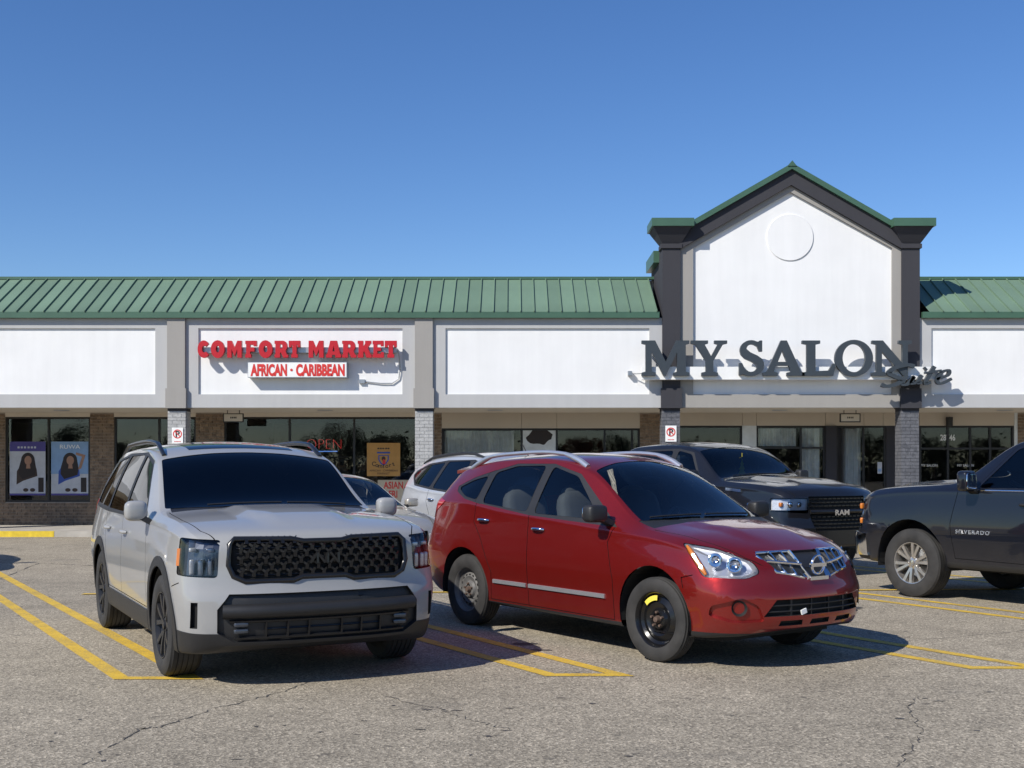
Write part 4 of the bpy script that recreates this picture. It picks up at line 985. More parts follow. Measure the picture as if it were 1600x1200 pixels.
# ================================================================= PALE GREY SUV
def grey_suv():
    c = Car(dict(name='parked_suv', dome=(.30, .03, 1.34, 1.05, .10), L=5.0, fa=.93, wb=2.90, tr=.375, wy=.965, paint='paint_grey', bow=.24, rbow=.18,
        prof=pch([(.2, .12), (.34, .02), (.45, 0), (.62, .0), (.70, .03), (.8, .045), (1.0, .06), (1.1, .10), (1.3, .2)]), rprof=pch([(.3, .08), (.5, 0), (.75, .02), (1.1, .1), (1.7, .2)]),
        k=dict(z4=[(0, 1.035), (.05, 1.075), (.25, 1.125), (.8, 1.19), (1.40, 1.235), (1.44, 1.245), (2.20, 1.675), (2.5, 1.74), (3.0, 1.775), (3.8, 1.765), (4.45, 1.71), (4.62, 1.65), (4.80, 1.25), (4.90, 1.08), (5, .98)],
               z3=[(0, 1.015), (.05, 1.05), (.25, 1.09), (.8, 1.145), (1.32, 1.175), (1.40, 1.185), (2.18, 1.61), (2.5, 1.675), (3, 1.70), (3.8, 1.685), (4.45, 1.63), (4.62, 1.56), (4.80, 1.18), (4.9, 1.03), (5, .95)],
               w3=[(0, .84), (.25, .87), (.8, .87), (1.3, .875), (1.40, .87), (2.18, .755), (2.6, .735), (3.8, .72), (4.5, .69), (4.8, .78), (5, .84)],
               z2=[(0, .99), (.25, 1.045), (.8, 1.085), (1.38, 1.105), (2.2, 1.12), (3.8, 1.15), (4.5, 1.17), (4.8, 1.12), (5, .92)],
               w2=[(0, .88), (.25, .93), (.8, .945), (1.4, .945), (2.5, .95), (3.8, .945), (4.6, .90), (5, .86)],
               wm=[(0, .93), (.3, .965), (.9, .985), (1.5, .972), (2.5, .972), (3.8, .985), (4.5, .965), (5, .92)], zm=[(0, .72), (5, .80)],
               zb=[(0, .25), (.4, .23), (1.3, .27), (3.3, .27), (4.4, .30), (5, .38)], wb=[(0, .86), (.3, .93), (.9, .955), (4, .955), (5, .88)])))
    c.extra = []
    # glazing
    c.region('windshield', round_poly([(1.47, -.825, 0), (1.40, -.4, 0), (1.385, 0, 0), (1.40, .4, 0), (1.47, .825, 0), (2.13, .725, 0), (2.18, .3, 0), (2.19, 0, 0), (2.18, -.3, 0), (2.13, -.725, 0)], .03), (0, 0, 1), 'glass_dark', -.004, False, pred=lambda p: p.z > 1.17 and 1.3 < p.x < 2.4)
    c.region('cowl', [(1.33, -.80, 0), (1.30, 0, 0), (1.33, .80, 0), (1.52, .78, 0), (1.52, -.78, 0)], (0, 0, 1), 'black_plastic', -.004, False, pred=lambda p: p.z > 1.17)
    W = [[(1.72, 1.165), (2.22, 1.56), (2.62, 1.645), (2.62, 1.155)], [(2.70, 1.155), (2.70, 1.65), (3.42, 1.645), (3.50, 1.165)], [(3.58, 1.17), (3.52, 1.64), (4.12, 1.59), (4.40, 1.34), (4.42, 1.20)]]
    for q in W: c.side_region('side_window', [(p[0], p[2]) for p in round_poly([(a, 0, b) for a, b in q], .05)], 'glass_dark', -.006, pred=lambda p: p.z > 1.1)
    for q in ([(1.66, 1.135), (2.22, 1.595), (2.62, 1.672), (3.5, 1.668), (4.15, 1.612), (4.45, 1.34), (4.48, 1.165), (3.5, 1.13), (2.6, 1.125)],): c.side_region('window_trim', q, 'black_plastic', -.002, pred=lambda p: p.z > 1.1)
    c.rear_region('rear_window', round_poly([(0, -.62, 1.22), (0, .62, 1.22), (0, .52, 1.56), (0, -.52, 1.56)], .05) and [(-.62, 1.22), (.62, 1.22), (.52, 1.56), (-.52, 1.56)], 'glass_dark', -.006)
    c.region('sunroof', [(2.32, -.46, 0), (2.32, .46, 0), (3.6, .46, 0), (3.6, -.46, 0)], (0, 0, 1), 'glass_dark', .003, False, pred=lambda p: p.z > 1.6)
    # arches, rocker and bumper cladding
    c.arches(.415, .075, zoff=.02)
    c.side_region('rocker_cladding', [(1.2, .2), (3.6, .2), (3.6, .44), (1.2, .43)], 'black_plastic', .012)
    # front end
    gz = [(-.64, .86), (-.61, .79), (-.55, .765), (-.2, .765), (-.15, .785), (.15, .785), (.2, .765), (.55, .765), (.61, .79), (.64, .86), (.63, 1.0), (.60, 1.022), (-.60, 1.022), (-.63, 1.0)]
    gid = c.front_region('grille', [(-.16, .77), (.16, .77), (.16, 1.018), (-.16, 1.018)], 'gap_black', -.035)
    for q in (1, -1): c.front_region('grille', [(q*.16, .77), (q*.22, .75), (q*.54, .75), (q*.62, .785), (q*.655, .86), (q*.645, 1.0), (q*.61, 1.038), (q*.22, 1.036), (q*.16, 1.018)], 'gap_black', -.035, rid=gid)
    c.region('headlight', round_poly([(.1, .775, .775), (.1, .77, 1.035), (.40, .94, 1.05), (.40, .96, .79)], .03), (-.75, .66, 0), 'lens_clear', -.004, face=-.2, pred=lambda p: p.y > .70 and p.x < .62)
    c.front_region('air_intake', [(-.74, .40), (-.62, .33), (.62, .33), (.74, .40), (.74, .56), (.66, .665), (-.66, .665), (-.74, .56)], 'black_plastic', -.03)
    c.front_region('lower_skirt', [(-1, .1), (1, .1), (1, .40), (.80, .41), (.74, .335), (-.74, .335), (-.80, .41), (-1, .40)][0:3]+[(-1, .385)], 'black_plastic', .004)
    c.region('lower_skirt', [(-.3, 0, .1), (.9, 0, .1), (.9, 0, .41), (-.3, 0, .385)], (0, 1, 0), 'black_plastic', .004, face=.02, pred=lambda p: p.x < .9)
    c.region('air_slot', [(.2, .86, .43), (.2, .86, .61), (.2, .90, .61), (.2, .90, .43)], (-1, .0, 0), 'gap_black', -.03, True, pred=lambda p: p.x < .6 and p.y > .7)
    c.rear_region('tail_light', [(.74, .85), (.90, .85), (.90, 1.22), (.80, 1.22)], 'red_lens', .004, True)
    # shut lines and panels
    c.side_seam([(1.50, .43), (1.50, .75), (1.60, 1.12)]); c.side_seam([(2.66, .44), (2.66, 1.14)]); c.side_seam([(3.42, .46), (3.40, .72), (3.56, 1.0), (3.54, 1.15)]); c.side_seam([(1.5, .45), (3.42, .46)])
    c.side_seam([(.50, .70), (.35, .735)], pred=lambda p: p.x < .62)
    c.seam([(.10, .69, 0), (.35, .80, 0), (.8, .835, 0), (1.33, .82, 0)], (0, 0, 1), pred=lambda p: p.z > 1.0, face=.3)
    c.side_region('front_door', [(1.503, .46), (2.657, .46), (2.657, 1.13), (1.6, 1.13), (1.503, .75)], 'paint_grey', 0, pred=lambda p: p.z > .44)
    c.side_region('rear_door', [(2.663, .46), (3.417, .46), (3.40, .72), (3.555, 1.0), (3.54, 1.13), (2.663, 1.13)], 'paint_grey', 0)
    c.region('hood', [(.06, -.68, 0), (.06, .68, 0), (.35, .795, 0), (.8, .83, 0), (1.34, .815, 0), (1.34, -.815, 0), (.8, -.83, 0), (.35, -.795, 0)], (0, 0, 1), 'paint_grey', 0, False, pred=lambda p: p.z > 1.02, face=.4)
    c.underbody(.22, .55); c.cabin(1.62, [2.35, 3.2], .55, 1.13, head=1.45)
    root = c.finish(SUV_POS, SUV_H, 'pale grey suv with black grille and black wheel-arch cladding', 'car')
    # grille frame and honeycomb bars
    def fr(y, z, o=.0):
        p, n = c.front(y, z); return (p.x-o, y, z) if p is not None else (.1, y, z)
    g = MB(); ring = [(-.655, .86), (-.625, .785), (-.55, .748), (-.22, .748), (-.16, .772), (.16, .772), (.22, .748), (.55, .748), (.625, .785), (.655, .86), (.645, 1.005), (.61, 1.04), (.22, 1.035), (.14, 1.018), (-.14, 1.018), (-.22, 1.035), (-.61, 1.04), (-.645, 1.005)]
    g.tube([fr(y, z, -.004) for y, z in ring], .021, 8, True); gr = c.parts['grille'][0]; c.emit('grille_frame', g, 'black_gloss', gr, 60)
    cell, rowh = .082, .0445
    for r_ in range(6):
        z0 = .785+r_*rowh
        for k in range(-8, 9):
            y = k*cell+(cell/2 if r_ % 2 else 0)
            if (abs(y) < .2 and r_ == 5) or abs(y) > .605 or (abs(y) > .58 and r_ in (0, 5)): continue
            b = MB(); b.add(*_hex(fr(y, z0-.005, -.012), fr(y, z0+rowh*.62, -.006), .011, .012))
            b.add(*_hex(fr(y, z0+rowh*.6, -.006), fr(y-.022, z0+rowh, -.012), .007, .008)); b.add(*_hex(fr(y, z0+rowh*.6, -.006), fr(y+.022, z0+rowh, -.012), .007, .008))
            c.emit('grille_bar', b, 'black_gloss', gr, 0)
    b = MB()
    for r_ in range(7): z0 = .79+r_*.037; b.tube([fr(y, z0, -.025) for y in np.linspace(-.6, .6, 15)], .004, 5)
    c.emit('grille_slat', b, 'black_gloss', gr, 0)
    em = MB()
    for a, b_ in (((.135, .865), (.135, .935)), ((.135, .865), (.075, .935)), ((.105, .9), (.07, .865)), ((.055, .865), (.055, .935)), ((.035, .865), (-.02, .935)), ((-.02, .935), (-.02, .865)), ((-.02, .935), (-.075, .865)), ((.055, .935), (.035, .865))):
        em.add(*_hex(fr(a[0]-.03, a[1], .012), fr(b_[0]-.03, b_[1], .012), .008, .008))
    c.emit('emblem', em, 'black_gloss', gr, 0)
    # lower intake details
    ai = c.parts['air_intake'][0]
    b = MB(); b.tube([fr(y, .545, -.01) for y in np.linspace(-.70, .70, 15)], .05, 10); c.emit('bumper_bar', b, 'black_plastic', ai, 60)
    for s_ in (-1, 1):
        for k in (0, 1):
            b = MB(); superbox(b, fr(s_*.585, .44-.045*k+.015, -.012), (.04, .10, .030), .3); c.emit('fog_light', b, 'lamp_dark', ai, 50)
    b = MB()
    for y in (-.42, -.27, -.12, .12, .27, .42): b.add(*_hex(fr(y, .365, -.02), fr(y, .475, -.02), .006, .02))
    b.tube([fr(y, .42, -.02) for y in np.linspace(-.42, .42, 9)], .006, 5); b.tube([fr(y, .478, -.01) for y in np.linspace(-.66, .66, 11)], .012, 6); b.tube([fr(y, .36, -.01) for y in np.linspace(-.62, .62, 11)], .012, 6); c.emit('intake_bars', b, 'black_gloss', ai, 0)
    # lamps inside lens
    for s_ in (1, -1):
        H = c.parts['headlight'][0 if s_ == 1 else -1]; hb = MB(); hl = MB(); am = MB(); cols = []
        for t in np.linspace(0, 1, 6):
            o = Vector((.1+.3*t, s_*(.775+.17*t), 0))+Vector((-.75, s_*.66, 0))*2; col = []
            for z in (.785, .85, .91, .97, 1.03):
                p, n = c.ray((o.x, o.y, z), Vector((.75, -s_*.66, 0)).normalized()); col.append(p+Vector((.75, -s_*.66, 0)).normalized()*.06)
            cols.append(col)
        for a, b in zip(cols, cols[1:]):
            for k in range(4): hb.add([tuple(a[k]), tuple(b[k]), tuple(b[k+1]), tuple(a[k+1])], [(0, 1, 2, 3)])
        c.emit('lamp_housing', hb, 'lamp_dark', H, 0)
        for k in (1, 2, 3): p = (cols[k][0]+cols[k][2])/2; superbox(hl, (p.x-.025, p.y+s_*.02, .845), (.03, .035, .11), .4)
        for k in (1, 3): p = cols[k][3]; superbox(hl, (p.x-.02, p.y+s_*.02, .965), (.03, .05, .03), .4)
        c.emit('lamp_unit', hl, 'lamp_reflector', H, 50)
        p, q = cols[5][1], cols[5][3]; dd = Vector((-.75, s_*.66, 0)).normalized()*.052; am.add(*_hex(p+dd, q+dd, .012, .010)); c.emit('side_marker', am, 'amber_lens', H, 0)
    # roof rails, mirrors, handles, wipers, wheels
    for s_ in (1, -1):
        b = MB(); pts = []
        for k, x in enumerate(np.linspace(2.22, 4.35, 16)):
            p, n = c.top(x, s_*(.685 if x < 4 else .665)); up = .055*min(1, min(k, 15-k)/2.0); pts.append((x, p.y, p.z+up))
        b.tube(pts, .02, 8); c.emit('roof_rail', b, 'black_gloss', None, 60)
    c.mirror(1.47, 1.12, (.13, .175, .16), .03, 'paint_grey', e=.6)
    for x in (2.50, 3.36): c.handle(x, .985, 'paint_grey')
    b = MB(); p = c.top(1.40, .1)[0]; b.tube([c.top(1.44, y)[0]+Vector((0, 0, .012)) for y in np.linspace(-.5, .1, 6)], .008, 5); b.tube([c.top(1.44, y)[0]+Vector((0, 0, .012)) for y in np.linspace(.15, .65, 6)], .008, 5); c.emit('wiper', b, 'black_plastic', None, 0)
    c.wheels(.245, 'y5', .245, 'wheel_dark')
plain('black_gloss', (.012, .012, .013), .22, 0, .1)
SUV_H = (.463, -.886); _l = Vector((.886, .463))
_fa = Vector((-2.567, 8.62))+_l*.93; _c = _fa-Vector(SUV_H).normalized()*1.45; SUV_POS = (_c.x, _c.y)
grey_suv()

# ================================================================= RED CROSSOVER
def red_suv():
    c = Car(dict(name='parked_crossover', L=4.66, fa=.95, wb=2.69, tr=.345, wy=.865, paint='paint_red', bow=.36, rbow=.26, fdepth=1.05,
        prof=pch([(.2, .14), (.30, .05), (.42, .0), (.55, .0), (.66, .03), (.78, .06), (.9, .13), (1.0, .2)]), rprof=pch([(.3, .1), (.5, 0), (.75, .02), (1.1, .1), (1.6, .2)]), dome=(.26, .016, 1.1, .86, .22),
        k=dict(z4=[(0, .84), (.05, .875), (.2, .945), (.6, 1.04), (1.1, 1.105), (1.15, 1.12), (2.08, 1.60), (2.4, 1.655), (2.8, 1.68), (3.4, 1.665), (4.0, 1.60), (4.22, 1.555), (4.45, 1.22), (4.55, 1.04), (4.66, .92)],
               z3=[(0, .80), (.2, .885), (.6, .975), (1.08, 1.035), (1.15, 1.05), (2.05, 1.505), (2.4, 1.585), (2.8, 1.61), (3.4, 1.595), (4.0, 1.52), (4.22, 1.46), (4.45, 1.14), (4.55, 1.0), (4.66, .88)],
               w3=[(0, .66), (.2, .74), (.6, .77), (1.08, .775), (1.15, .765), (2.05, .62), (2.6, .605), (3.6, .59), (4.2, .57), (4.45, .68), (4.66, .72)],
               z2=[(0, .78), (.2, .85), (.6, .935), (1.1, .99), (2, 1.05), (3, 1.12), (3.8, 1.20), (4.3, 1.19), (4.5, 1.02), (4.66, .85)],
               w2=[(0, .72), (.2, .80), (.6, .845), (1.2, .86), (2.5, .868), (3.6, .86), (4.3, .80), (4.66, .74)],
               wm=[(0, .80), (.3, .87), (.9, .90), (1.5, .89), (3, .892), (3.7, .905), (4.3, .87), (4.66, .80)], zm=[(0, .62), (1, .70), (4.66, .76)],
               zb=[(0, .27), (.4, .24), (1.2, .235), (3.2, .25), (4.2, .29), (4.66, .36)], wb=[(0, .70), (.3, .82), (.9, .86), (3.8, .86), (4.66, .76)])))
    c.extra = []
    c.region('windshield', round_poly([(1.25, -.71, 0), (1.16, -.4, 0), (1.13, 0, 0), (1.16, .4, 0), (1.25, .71, 0), (2.0, .58, 0), (2.06, .3, 0), (2.075, 0, 0), (2.06, -.3, 0), (2.0, -.58, 0)], .03), (0, 0, 1), 'glass_light', -.004, False, pred=lambda p: p.z > 1.0 and 1.0 < p.x < 2.3)
    c.region('cowl', [(1.08, -.73, 0), (1.03, 0, 0), (1.08, .73, 0), (1.27, .74, 0), (1.20, 0, 0), (1.27, -.74, 0)][0:3]+[(1.27, .73, 0), (1.27, -.73, 0)], (0, 0, 1), 'black_plastic', -.004, False, pred=lambda p: p.z > 1.0)
    W = [([(1.66, 1.10), (2.14, 1.46), (2.52, 1.548), (2.55, 1.125)], 'glass_light'), ([(2.66, 1.135), (2.63, 1.555), (3.08, 1.552), (3.38, 1.49), (3.38, 1.20)], 'glass_light'), ([(3.49, 1.225), (3.48, 1.458), (3.70, 1.415), (3.90, 1.345), (3.88, 1.32), (3.7, 1.255)], 'glass_mid')]
    for q, g in W: c.side_region('side_window', [(p[0], p[2]) for p in round_poly([(a, 0, b) for a, b in q], .05)], g, -.006, pred=lambda p: p.z > 1.0)
    c.side_region('window_trim', [(1.42, 1.045), (2.12, 1.482), (2.52, 1.572), (3.1, 1.575), (3.5, 1.49), (3.5, 1.20), (2.6, 1.105)], 'black_plastic', -.002, pred=lambda p: p.z > 1.0)
    c.side_region('window_trim', [(3.4, 1.185), (3.4, 1.515), (3.72, 1.44), (3.96, 1.35), (3.92, 1.30), (3.7, 1.232)], 'black_plastic', -.002, pred=lambda p: p.z > 1.0)
    c.rear_region('rear_window', [(-.55, 1.22), (.55, 1.22), (.46, 1.5), (-.46, 1.5)], 'glass_mid', -.006)
    c.arches(.40, None, zoff=.02)
    # front: headlights, grille, intakes
    hl = round_poly([(.70, .80, .955), (.42, .70, .925), (.18, .56, .83), (.13, .53, .745), (.20, .62, .695), (.45, .82, .70)], .04)
    c.region('headlight', hl, (-.72, .66, .2), 'lens_clear', -.003, face=-.3, pred=lambda p: p.y > .40 and p.x < .95)
    gid = c.front_region('grille', [(-.155, .70), (.155, .70), (.155, .895), (-.155, .895)], 'black_plastic', -.02)
    for q in (1, -1): c.front_region('grille', [(q*.155, .70), (q*.40, .755), (q*.47, .865), (q*.46, .885), (q*.155, .89)], 'gap_black', -.02, rid=gid)
    c.front_region('air_intake', round_poly([(0, -.52, .415), (0, .52, .415), (0, .44, .54), (0, -.44, .54)], .03) and [(-.54, .42), (.54, .42), (.44, .545), (-.44, .545)], 'gap_black', -.05)
    for a in (-.30, 0, .30): c.front_region('lower_slot', [(a-.11, .345), (a+.11, .345), (a+.10, .385), (a-.10, .385)], 'gap_black', -.03)
    c.region('fog_pocket', round_poly([(.16, .48, .385), (.18, .52, .50), (.26, .62, .565), (.40, .80, .50), (.40, .82, .42), (.28, .70, .375)], .03), (-.8, .6, 0), 'paint_red', -.03, face=-.2, pred=lambda p: p.y > .45 and p.x < .7)
    c.region('lower_lip', [(-.3, 0, .1), (.75, 0, .1), (.75, 0, .262), (-.3, 0, .29)], (0, 1, 0), 'black_plastic', .002, face=-.1, pred=lambda p: p.x < .8)
    c.front_region('lower_lip', [(-1, .1), (1, .1), (1, .29), (-1, .29)], 'black_plastic', .002)
    c.side_region('rocker', [(1.25, .1), (3.3, .1), (3.3, .275), (1.25, .275)], 'black_plastic', .0, face=-.5)
    c.region('tail_light', [(4.05, .8, 1.20), (4.3, .8, 1.24), (4.66, .6, 1.14), (4.66, .6, .98), (4.35, .75, 1.02)], (.45, .89, 0), 'red_lens', .006, face=0, pred=lambda p: p.x > 3.9 and p.y > .4)
    # shut lines
    c.side_seam([(1.42, .29), (1.42, .62), (1.50, .92), (1.44, 1.04)]); c.side_seam([(2.60, .29), (2.60, 1.11)]); c.side_seam([(3.20, .30), (3.17, .55), (3.34, .86), (3.47, 1.02), (3.46, 1.19)]); c.side_seam([(1.42, .285), (3.2, .295)])
    c.side_seam([(.52, .72), (.62, .695)], pred=lambda p: p.x < .9); c.side_seam([(.62, .695), (.60, .62)], pred=lambda p: p.x < .9)
    c.seam([(.10, .46, 0), (.25, .57, 0), (.6, .70, 0), (1.05, .755, 0)], (0, 0, 1), pred=lambda p: p.z > .8, face=.3)
    c.seam([(.07, 0, 0), (.09, .3, 0), (.12, .47, 0)], (0, 0, 1), pred=lambda p: p.z > .84 and p.x < .5, face=.25)
    c.side_region('front_door', [(1.423, .3), (2.597, .3), (2.597, 1.105), (1.45, 1.03), (1.50, .92), (1.423, .62)][0:3]+[(1.46, 1.04), (1.423, .62)], 'paint_red', 0)
    c.side_region('rear_door', [(2.603, .3), (3.195, .31), (3.17, .55), (3.337, .86), (3.46, 1.02), (3.45, 1.18), (2.603, 1.11)], 'paint_red', 0)
    c.region('hood', [(.12, -.42, 0), (.12, .42, 0), (.25, .56, 0), (.6, .693, 0), (1.06, .748, 0), (1.06, -.748, 0), (.6, -.693, 0), (.25, -.56, 0)], (0, 0, 1), 'paint_red', 0, False, pred=lambda p: p.z > .86, face=.4)
    c.underbody(.2, .5); c.cabin(1.45, [2.15, 3.0], .45, 1.06, head=1.33, wd=.56)
    c.finish(RED_POS, RED_H, 'dark red crossover with chrome grille and silver roof rails', 'car')
    def fr(y, z, o=.0):
        p, n = c.front(y, z); return Vector((p.x-o, y, z))
    gr = c.parts['grille'][0]
    for s_ in (1, -1):
        g = MB(); B_ = [(.155, .89), (.46, .885), (.475, .865), (.40, .75), (.155, .695)]
        g.tube([fr(s_*y, z, -.004) for y, z in B_], .014, 8, True)
        for k in (.32, .66):      # slanted bars and one cross bar
            a, b = (.155+k*.305, .888), (.125+k*.28+.02, .705+k*.045); g.add(*_hex(fr(s_*a[0], a[1], .002), fr(s_*b[0], b[1], .002), .008, .014))
        g.tube([fr(s_*y, .80+.005*k, .002) for k, y in enumerate(np.linspace(.15, .44, 7))], .011, 6)
        c.emit('grille_chrome', g, 'chrome', gr, 50)
    g = MB()
    for s_ in (1, -1): g.add(*_hex(fr(s_*.165, .892, .006), fr(s_*.10, .69, .006), .014, .016))
    g.add(*_hex(fr(-.105, .69, .006), fr(.105, .69, .006), .016, .014)); c.emit('grille_badge_frame', g, 'chrome', gr, 0)
    e = MB(); p = fr(0, .79, .028); e.lathe([(.058, .0), (.066, -.012), (.074, -.012), (.080, 0)], 32, 'x', (p.x, 0, .79)); e.box(p.x-.014, p.x+.004, -.088, .088, .776, .804); c.emit('emblem', e, 'chrome', gr, 40)
    ai = c.parts['air_intake'][0]; b = MB()
    for z in (.455, .50): b.tube([fr(y, z, -.012) for y in np.linspace(-.5, .5, 11)], .006, 6)
    for y in (-.3, -.1, .1, .3): b.add(*_hex(fr(y, .42, -.02), fr(y, .54, -.02), .004, .01))
    c.emit('intake_bars', b, 'black_plastic', ai, 0)
    b = MB(); b.add(*_hex(fr(-.22, .44, .0), fr(-.17, .455, .0), .006, .018)); c.emit('torn_tag', b, 'sign_white', ai, 0)
    for s_ in (1, -1):
        d = Vector((.8, -s_*.6, 0)); o = Vector((.25, s_*.655, .485)); p, n = c.ray(o-d*2, d)
        f = MB(); q = p+d*.012; rot = d.to_track_quat('Y', 'Z').to_matrix()
        m_ = MB(); m_.lathe([(.0, .03), (.04, .025), (.052, 0), (.06, -.006)], 20, 'y'); m_.v = [tuple(rot @ Vector(v)+q) for v in m_.v]; c.emit('fog_light', m_, 'gap_black', None, 50)
        H = c.parts['headlight'][0 if s_ == 1 else -1]; dd = Vector((.72, -s_*.66, -.2)).normalized(); hb = MB(); P = [Vector((h.x, s_*h.y, h.z)) for h in hl]; cen = sum(P, Vector())/len(P); v = []
        for sc, dp in ((.97, .015), (.8, .06), (.4, .085)):
            for q_ in P:
                o = cen+(q_-cen)*sc; pt, n = c.ray(o-dd*1.5, dd); v.append(tuple((pt if pt else o)+dd*dp))
        n_ = len(P); hb.add(v, [(r*n_+k, r*n_+(k+1) % n_, (r+1)*n_+(k+1) % n_, (r+1)*n_+k) for r in range(2) for k in range(n_)]+[tuple(2*n_+k for k in range(n_))]); c.emit('lamp_housing', hb, 'satin_silver', H, 20)
        for t, r_, m2 in ((.35, .055, 'lamp_reflector'), (.62, .05, 'lamp_dark')):
            o = Vector((.13+.5*t, s_*(.55+.25*t), .76+.1*t)); pt, n = c.ray(o-dd*1.5, dd); l_ = MB(); rot = dd.to_track_quat('Y', 'Z').to_matrix(); l_.lathe([(0, .055), (r_*.6, .05), (r_, .02), (r_*1.1, .022)], 20, 'y'); l_.v = [tuple(rot @ Vector(q)+pt) for q in l_.v]; c.emit('lamp_unit', l_, 'chrome', H, 50)
        am = MB(); pts = []
        for t in np.linspace(0, 1, 7):
            o = Vector((.64-.2*t, s_*(.80), .93-.21*t)); pt, n = c.ray(o-dd*1.5, dd); pts.append(pt+dd*.006)
        am.tube(pts, [.012]+[.02]*5+[.012], 6); c.emit('side_marker', am, 'amber_lens', H, 50)
        # roof rails
        b = MB(); pts = []; rad = []
        for k, x in enumerate(np.linspace(2.12, 3.95, 18)):
            p, n = c.top(x, s_*.565); u = min(k, 17-k)/17; pts.append((x, p.y, p.z+.062*min(1, u*5.5)**.7-.005)); rad.append(.028 if u < .15 else .019)
        b.tube(pts, rad, 8); c.emit('roof_rail', b, 'satin_silver', None, 60)
        # side moulding in two lengths
        for a, e_ in ((1.52, 2.58), (2.62, 3.14)):
            b = MB(); pts = [c.side(x, .47, s_) for x in np.linspace(a, e_, 8)]; v = []
            for p, n in pts:
                for dz, dn in ((-.02, .0), (-.016, .014), (.016, .014), (.02, 0)): v.append((p.x, p.y+s_*dn, p.z+dz))
            b.add(v, [(4*i+j, 4*i+j+1, 4*i+5+j, 4*i+4+j) for i in range(7) for j in range(3)]+[(0, 1, 2, 3), (28, 29, 30, 31)]); c.emit('side_moulding', b, 'satin_silver', None, 0)
    sp = MB(); v = []
    for y in np.linspace(-.52, .52, 13): p = c.top(4.15, y)[0]; k = abs(y)/.52; v += [(4.12, y, p.z+.012), (4.36-.05*k*k, y, p.z+.005), (4.36-.05*k*k, y, p.z-.03), (4.14, y, p.z-.01)]
    sp.add(v, [(4*i+j, 4*i+(j+1) % 4, 4*i+4+(j+1) % 4, 4*i+4+j) for i in range(12) for j in range(4)]+[(0, 1, 2, 3), (48, 49, 50, 51)]); c.emit('spoiler', sp, 'paint_red', None, 40)
    an = MB(); p = c.top(3.75, 0)[0]; an.tube([p, p+Vector((.12, 0, .14))], .006, 6); c.emit('antenna', an, 'black_plastic')
    c.mirror(1.50, 1.085, (.13, .20, .145), .07, 'black_plastic', e=.45)
    for x, z in ((2.44, .985), (3.30, 1.035)): c.handle(x, z, 'chrome', .17)
    b = MB()
    for y0, y1 in ((-.62, -.1), (-.05, .5)): b.tube([c.top(1.19+.06*(y/.6)**2, y)[0]+Vector((0, 0, .012)) for y in np.linspace(y0, y1, 6)], .008, 5)
    c.emit('wiper', b, 'black_plastic')
    rv = MB(); superbox(rv, (1.92, 0, 1.42), (.03, .24, .07), .5); rv.tube([(1.92, 0, 1.45), (1.96, 0, 1.52)], .012, 6); c.emit('rear_view_mirror', rv, 'black_plastic')
    st = MB()
    for (a, y), (b_, w_) in (((1.98, .52), (.035, .03)), ((1.95, .36), (.03, .025)), ((1.72, .60), (.03, .025))):
        v = [c.top(a+i, y+j)[0]+Vector((0, 0, -.001)) for i, j in ((0, 0), (b_, 0), (b_, w_), (0, w_))]; st.add([tuple(q) for q in v], [(0, 1, 2, 3)])
    c.emit('windshield_sticker', st, 'sign_white')
    fa, ra = .95, 3.64
    o, P = c.wheel(fa, -1, .335, .16, .86, 'steel', .222, 'wheel_black', steer=R(-3))
    stk = MB(); v = []
    for k in range(7): a = R(42+k*8); v += [(.150*math.cos(a), -.048, .150*math.sin(a)), (.190*math.cos(a), -.052, .190*math.sin(a))]
    stk.add(v, [(2*i, 2*i+1, 2*i+3, 2*i+2) for i in range(6)]); stk.v = [(x, y+.012, z) for x, y, z in stk.v]; c.emit('wheel_sticker', P(stk), 'sticker_yellow', o, 0)
    c.wheel(fa, 1, .345, .215, .865, 'steel', .215, 'wheel_grey', steer=R(-3)); c.wheel(ra, -1, .345, .215, .865, 'steel', .215, 'wheel_grey'); c.wheel(ra, 1, .345, .215, .865, 'steel', .215, 'wheel_grey')
RED_H = (.585, -.811); _fa = Vector((1.145, 9.22))+Vector((.811, .585))*.83; _c = _fa-Vector(RED_H).normalized()*1.345; RED_POS = (_c.x, _c.y)
red_suv()

